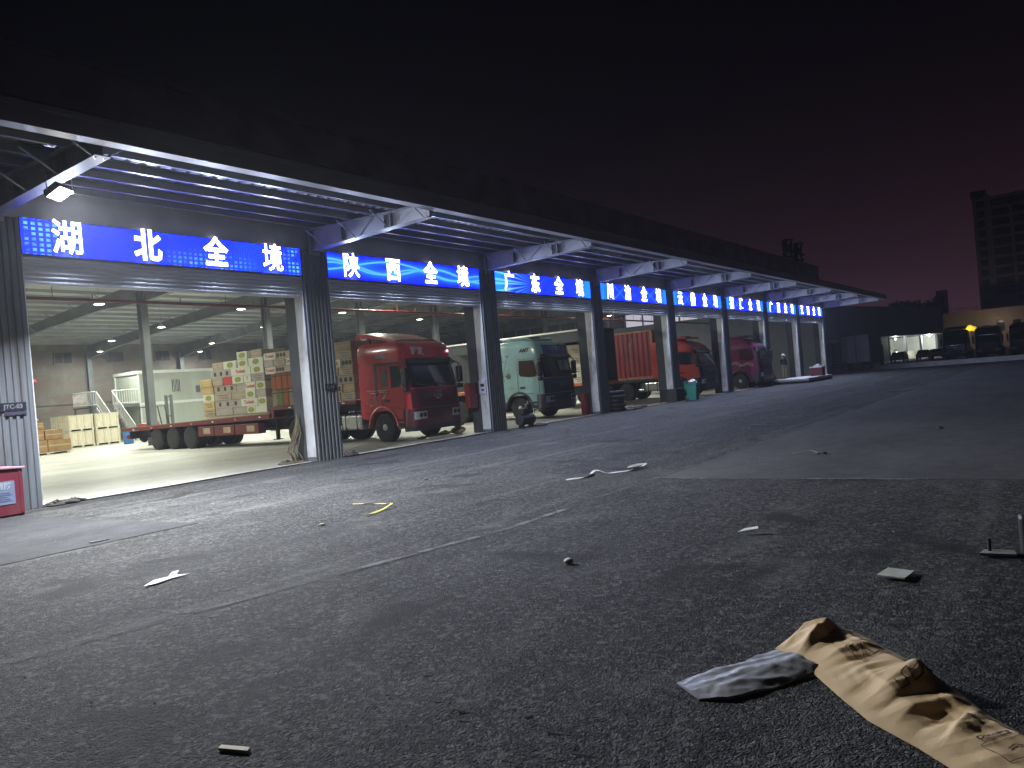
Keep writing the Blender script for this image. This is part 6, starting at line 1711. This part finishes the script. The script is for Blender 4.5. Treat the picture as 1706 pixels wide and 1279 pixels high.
# ------------------------------------------------------------------ litter on the yard
def litter():
    rnd = random.Random(2)
    def ribbon(name, label, cat, pts, w, m, lift=.012, wav=.0):
        mb = MB(); P = [Vector((p[0], p[1], p[2] if len(p) > 2 else lift)) for p in pts]; V = []
        # resample smoothly
        Q = []
        for i in range(len(P)-1):
            p0 = P[max(i-1, 0)]; p1 = P[i]; p2 = P[i+1]; p3 = P[min(i+2, len(P)-1)]
            for k in range(6):
                t = k/6; Q.append(.5*((2*p1)+(-p0+p2)*t+(2*p0-5*p1+4*p2-p3)*t*t+(-p0+3*p1-3*p2+p3)*t**3))
        Q.append(P[-1])
        for i, q in enumerate(Q):
            d = (Q[min(i+1, len(Q)-1)]-Q[max(i-1, 0)]); n = Vector((-d.y, d.x, 0)); n = n.normalized() if n.length else Vector((1, 0, 0))
            tw = .5*math.sin(i*.7)*wav
            V += [q+n*w/2+Vector((0, 0, tw*w)), q-n*w/2-Vector((0, 0, tw*w-abs(tw)*w))]
        T = [v+Vector((0, 0, .004)) for v in V]; k = len(V)
        F = [(2*i, 2*i+1, 2*i+3, 2*i+2) for i in range(len(Q)-1)]
        mb.add(V+T, F+[tuple(j+k for j in f) for f in F]+[(2*i, 2*i+2, 2*i+2+k, 2*i+k) for i in range(len(Q)-1)]+[(2*i+1, 2*i+3, 2*i+3+k, 2*i+1+k) for i in range(len(Q)-1)])
        return tag(mb.build(name, m), label, cat)
    yl = mat('yellow_strapping', (.55, .48, .03), .5, 0, .1, 9); wt = mat('white_scrap', (.62, .62, .60), .6, 0, .1, 9)
    ribbon('strapping', 'bent yellow strapping band lying on the asphalt before the second column', 'strap', [(7.95, 8.92, .03), (8.1, 8.75), (8.14, 8.45), (7.98, 8.12, .05), (7.6, 8.0), (7.24, 7.92, .03)], .032, yl, wav=.3)
    ribbon('strapping', 'short greenish yellow strap scrap left of the yellow band', 'strap', [(6.7, 8.15), (6.62, 8.05, .03), (6.58, 8.1)], .05, mat('greenish_strap', (.30, .36, .08), .5, 0, .1, 9))
    ribbon('tape_loop', 'looped white tape lying on the yard in front of the third bay', 'tape', [(10.55, 6.72), (10.9, 6.55), (11.5, 6.7, .03), (11.3, 6.35), (11.75, 6.1), (12.3, 6.15, .04), (12.0, 6.35)], .045, wt, wav=.5)
    # torn white scrap
    mb = MB(); O = [(3.80, 7.28), (3.98, 7.42), (4.10, 7.40), (4.28, 7.62), (4.34, 7.58), (4.20, 7.40), (4.30, 7.30), (4.12, 7.33), (3.92, 7.27)]
    C0 = Vector((4.12, 7.38, .022)); V = [C0]+[Vector((x, y, .004+.014*rnd.random())) for x, y in O]; n = len(O)
    mb.add(V+[v+Vector((0, 0, .004)) for v in V], [(0, 1+i, 1+(i+1) % n) for i in range(n)]+[(n+1, n+2+i, n+2+(i+1) % n) for i in range(n)]+[(1+i, 1+(i+1) % n, n+2+(i+1) % n, n+2+i) for i in range(n)])
    tag(mb.build('film_scrap', wt), 'torn white film scrap on the dark asphalt at lower left', 'scrap')
    def lump(name, label, cat, c, r, m, seed, sq=.7):
        mb = MB()
        def f(u, v):
            th, ph = math.pi*u, 2*math.pi*v; d = Vector((math.sin(th)*math.cos(ph), math.sin(th)*math.sin(ph), math.cos(th)))
            k = r*(1+.35*noise.noise(d*1.6+Vector((seed, 0, 0))))
            return (c[0]+d.x*k, c[1]+d.y*k, max(.002, r*sq*.9+d.z*k*sq))
        mb.grid(f, 10, 14, smooth=False); return tag(mb.build(name, m), label, cat)
    lump('stone', 'pale grey stone alone on the asphalt in the middle of the yard', 'stone', (5.77, 3.72), .042, mat('pale_stone', (.45, .45, .44), .8, 0, .2, 20), 1)
    for k, (x, y, r, l) in enumerate(((10.5, 9.74, .05, 'small dark lump on the asphalt before the second column'), (13.62, 3.47, .05, 'dark knot at the end of the thin wire'), (17.6, 2.2, .06, 'small dark lump at the far right of the yard'))):
        lump('debris', l, 'debris', (x, y), r, CHASSIS, 3+k, .4)
    def flat(name, label, cat, pts, m, th=.006, lift=.012, curl=.0):
        mb = MB(); n = len(pts); V = [Vector((x, y, lift+curl*rnd.random())) for x, y in pts]
        mb.add(V+[v+Vector((0, 0, th)) for v in V], [tuple(range(n)), tuple(range(n, 2*n))]+[(i, (i+1) % n, (i+1) % n+n, i+n) for i in range(n)])
        return tag(mb.build(name, m), label, cat)
    flat('carton_piece', 'flattened pale carton piece right of the stone in the dark corner', 'cardboard', [(6.02, 1.24), (6.25, 1.20), (6.24, 1.02), (6.0, 1.05)], mat('greenish_pale_card', (.42, .44, .38), .7, 0, .15, 9), .012, .012, .02)
    flat('paper_scrap', 'small curled white paper scrap in the middle right of the yard', 'paper', [(7.22, 2.70), (7.32, 2.66), (7.38, 2.55), (7.30, 2.52)], wt, .004, .012, .05)
    flat('carton_piece', 'thin grey board lying near the dark post at right', 'cardboard', [(6.86, .66), (7.0, .64), (7.02, .44), (6.9, .42)], mat('grey_board', (.22, .22, .21), .8, 0, .15, 9), .02, .012, .01)
    flat('wood_splinter', 'thin pale wood splinter at the bottom edge of the yard', 'wood', [(2.09, 3.44), (2.12, 3.46), (2.17, 3.30), (2.14, 3.28)], PALEWOOD, .015, .003)
    flat('steel_strip', 'dark thin strip lying on the concrete apron edge at left', 'strip', [(4.90, 10.70), (5.1, 10.64), (5.12, 10.60), (4.9, 10.64)], CHASSIS, .01, .014)
    ribbon('wire', 'thin bent wire lying on the far slab of the yard', 'wire', [(13.64, 4.0), (13.9, 3.8, .04), (13.75, 3.6), (13.5, 3.6, .04), (13.62, 3.48)], .016, mat('pale_wire', (.3, .28, .26), .5, .3, .1, 5))
    t = thing('bollard', 'dark bollard standing at the right edge of the yard', 'bollard', (7.08, .36, 0))
    mb = MB(); mb.cyl((0, 0, 0), (0, 0, .27), .045, 14); mb.lathe([(.045, .27), (.04, .30), (.015, .31)], (0, 0, 0), 2, 14); mb.build('post', BLACK, t)
    mb = MB(); mb.rbox(-.09, .09, -.09, .09, 0, .012, .004); mb.build('base_plate', CHASSIS, t)
    mb = MB(); mb.cyl((6.96, .60, .03), (6.97, .60, .13), .014, 8); tag(mb.build('peg', BLACK), 'short dark peg standing on the thin grey board at right', 'peg')
    # small grit and chips: nobody could count them
    mb = MB()
    for k in range(900):
        x = 1.5+12*rnd.random(); y = .5+13*rnd.random()**1.2; r = rnd.choice((.004, .005, .006, .008, .012))
        c = Vector((x, y, .006+r*.4)); V = [c+Vector((rnd.uniform(-1, 1)*r, rnd.uniform(-1, 1)*r, rnd.uniform(-.5, .8)*r)) for _ in range(4)]
        mb.add(V, [(0, 1, 2), (0, 2, 3), (0, 3, 1), (1, 3, 2)])
    tag(mb.build('grit', mat('pale_grit', (.25, .25, .25), .8, 0, .5, 3)), kind='stuff')
litter()

# ------------------------------------------------------------------ the kraft bag and the grey film
def bag():
    Lp = [(4.37, 1.47), (4.16, 1.24), (3.86, 1.01), (3.64, .83), (3.47, .61), (3.36, .49), (3.10, .24), (2.80, -.06), (2.4, -.45)]
    Rp = [(4.84, 1.37), (4.80, 1.13), (4.44, .78), (4.16, .56), (3.88, .37), (3.70, .20), (3.50, -.06), (3.22, -.36), (2.82, -.76)]
    def pl(P, u):
        k = u*(len(P)-1); i = min(int(k), len(P)-2); t = k-i
        return Vector(P[i]).lerp(Vector(P[i+1]), t)
    def tri(t):
        t = t-math.floor(t)
        return 1-abs(2*t-1)
    def crease(p, seed):
        # crumpled paper: straight V folds of a few directions, each only in its own patch
        s = 0
        for i, (f, a, ang, mf) in enumerate(((2.6, .046, .72, .9), (4.1, .032, 1.02, 1.4), (6.3, .022, .50, 1.7), (10.0, .009, .88, 2.2), (15.0, .005, 2.2, 2.6))):
            q = p[0]*math.cos(ang)+p[1]*math.sin(ang)
            wv = .10*noise.noise(Vector((p[0]*1.7, p[1]*1.7, seed+i*5.3)))
            mk = min(1, max(0, .35+1.5*noise.noise(Vector((p[0]*mf*1.6, p[1]*mf*1.6, seed+i*9.1)))))
            s += a*mk*(tri(f*(q+wv)+i*.37)-.5)
        return s
    def surf(u, v, lift=0.):
        # u along, v from the lamp side edge to the far edge
        l, r = pl(Lp, u), pl(Rp, u)
        p = l.lerp(r, v)
        prof = min(1, max(0, v)*2.6)*min(1, (1-max(0, v))*4.5) if 0 < v < 1 else 0
        h = .052
        k = u-.34-.05*(v-.5)
        ridge = (.085*max(0, 1-abs(k)/(.10 if k < 0 else .030)))*max(0, 1-abs(v-.72)/.5)
        k2 = u-.075; ridge += .060*max(0, 1-abs(k2)/(.05 if k2 < 0 else .022))*max(0, 1-abs(v-.55)/.6)
        k3 = u-.52+.10*(v-.5); ridge += .030*max(0, 1-abs(k3)/(.025 if k3 < 0 else .05))*max(0, 1-abs(v-.62)/.55)
        dent = -.045*math.exp(-((u-.43)/.05)**2-((v-.6)/.30)**2)
        end = min(1, u/.02)
        z = .012+prof*max(.008, h+ridge+dent+crease((p.x, p.y), 3.1))*(.25+.75*end)
        return Vector((p.x, p.y, z+lift))
    NU, NV = 260, 70
    mb = MB(); mb.grid(lambda u, v: surf(u, v), NU, NV)
    n = NV+1
    # underside
    V = []; 
    for i in range(NU+1):
        u = i/NU; l, r = pl(Lp, u), pl(Rp, u); V += [(l.x, l.y, .008), (r.x, r.y, .008)]
    mb.add(V, [(2*i, 2*i+2, 2*i+3, 2*i+1) for i in range(NU)])
    for j in (0, 1):
        A = [surf(i/NU, j) for i in range(NU+1)]; mb.add(A+[V[2*i+j] for i in range(NU+1)], [(i, i+1, i+NU+2, i+NU+1) for i in range(NU)])
    A = [surf(0, j/NV) for j in range(NV+1)]; mb.add(A+[(p.x, p.y, .008) for p in A], [(j, j+1, j+NV+2, j+NV+1) for j in range(NV)])
    kp = mat('kraft_paper_bag', (.58, .42, .23), .62, 0, .07, 6, bump=.12, bscale=120, spec=.4)
    o = tag(mb.build('dunnage_bag', kp), 'crumpled brown kraft paper bag with black print lying in the lower right corner', 'paper bag')
    ink = mat('bag_ink', (.035, .025, .02), .7, 0, .2, 20); ink2 = mat('bag_faint_ink', (.13, .065, .035), .7, 0, .2, 20)
    def put(name, V, F, m):
        mb = MB(); mb.add(V, F); mb.build(name, m, o, world=True, fix=False)
    def line(pts, w):
        """outline drawn on the paper in (u, v)"""
        V = []; F = []
        LU, LV = 2.9, .62
        for (a, b) in zip(pts, pts[1:]):
            k = 10; d = Vector(((b[0]-a[0])*LU, (b[1]-a[1])*LV)); nn = Vector((-d.y, d.x)).normalized()*w/2
            b0 = len(V)
            for i in range(k+1):
                q = (a[0]+(b[0]-a[0])*i/k, a[1]+(b[1]-a[1])*i/k)
                V += [surf(q[0]+nn.x/LU, q[1]+nn.y/LV, .004), surf(q[0]-nn.x/LU, q[1]-nn.y/LV, .004)]
            F += [(b0+2*i, b0+2*i+1, b0+2*i+3, b0+2*i+2) for i in range(k)]
        return V, F
    def frame(u0, u1, v0, v1, w=.006): return line([(u0, v0), (u1, v0), (u1, v1), (u0, v1), (u0, v0)], w)
    V, F = frame(.172, .222, .48, .90); put('warning_frame', V, F, ink2)
    V, F = line([(.214, .54), (.214, .84), (.180, .69), (.214, .54)], .005); put('warning_triangle', V, F, ink2)
    V, F = line([(.205, .69), (.195, .69)], .012); put('warning_mark', V, F, ink2)
    V, F = line([(.330, .45), (.357, .45), (.357, .55), (.330, .55), (.330, .62), (.357, .62), (.357, .74), (.343, .74), (.343, .62)], .007); put('symbol', V, F, ink2)
    V, F = line([(.330, .78), (.357, .78), (.357, .90), (.330, .90), (.343, .78), (.343, .90)], .006); put('symbol', V, F, ink)
    v, f = text_mesh('Dunnage', .058, .0022)
    put('lettering', [surf(.605-p.y/2.9, .56+p.x/.62, .006) for p in v], f, ink)
    V, F = frame(.625, .675, .36, .80, .004); put('warning_frame', V, F, ink2)
    V, F = line([(.650, .50), (.645, .60), (.655, .68)], .010); put('symbol', V, F, ink2)
    # grey plastic film under the bag's end
    P0 = [(3.70, 1.78), (3.95, 1.66), (4.12, 1.56), (4.32, 1.46)]; P1 = [(3.56, 1.60), (3.62, 1.46), (3.86, 1.30), (4.16, 1.16)]
    def film(u, v):
        p = pl(P0, u).lerp(pl(P1, u), v)
        z = .010+.034*(v/.62 if v < .62 else max(0, (1-v)/.38))*min(1, .25+u*1.2)+.013*(1-2.4*abs(noise.noise(Vector((p.x*6+p.y*7, p.y*2.5-p.x*2, 4)))))*min(1, 4*u)+.004*noise.noise(Vector((p.x*22, p.y*22, 1)))
        return Vector((p.x, p.y, max(.010, z)))
    mb = MB(); mb.grid(film, 60, 30)
    A = [film(i/60, 1) for i in range(61)]; mb.add(A+[Vector((p.x, p.y, .004)) for p in A], [(i, i+1, i+62, i+61) for i in range(60)])
    A = [film(i/60, 0) for i in range(61)]; mb.add(A+[Vector((p.x, p.y, .004)) for p in A], [(i, i+1, i+62, i+61) for i in range(60)])
    A = [film(0, i/30) for i in range(31)]; mb.add(A+[Vector((p.x, p.y, .004)) for p in A], [(i, i+1, i+32, i+31) for i in range(30)])
    tag(mb.build('plastic_film', mat('grey_plastic_film', (.27, .285, .29), .34, 0, .15, 5, bump=.12, bscale=30)), 'flattened grey plastic film poking out from under the kraft bag', 'plastic film')
bag()

bpy.data.objects.remove(_to)
bpy.data.curves.remove(_tc)

# ------------------------------------------------------------------ night haze
def haze():
    m = bpy.data.materials.new('haze_air'); m.use_nodes = True
    n, l = m.node_tree.nodes, m.node_tree.links
    n.remove(n['Principled BSDF'])
    v = n.new('ShaderNodeVolumePrincipled')
    v.inputs['Color'].default_value = (.85, .90, 1., 1); v.inputs['Density'].default_value = HAZE
    v.inputs['Anisotropy'].default_value = .25
    l.new(v.outputs[0], n['Material Output'].inputs['Volume'])
    mb = MB(); mb.box(-125, 510, -155, 335, -1.3, 60)
    tag(mb.build('haze', m), kind='stuff')
haze()
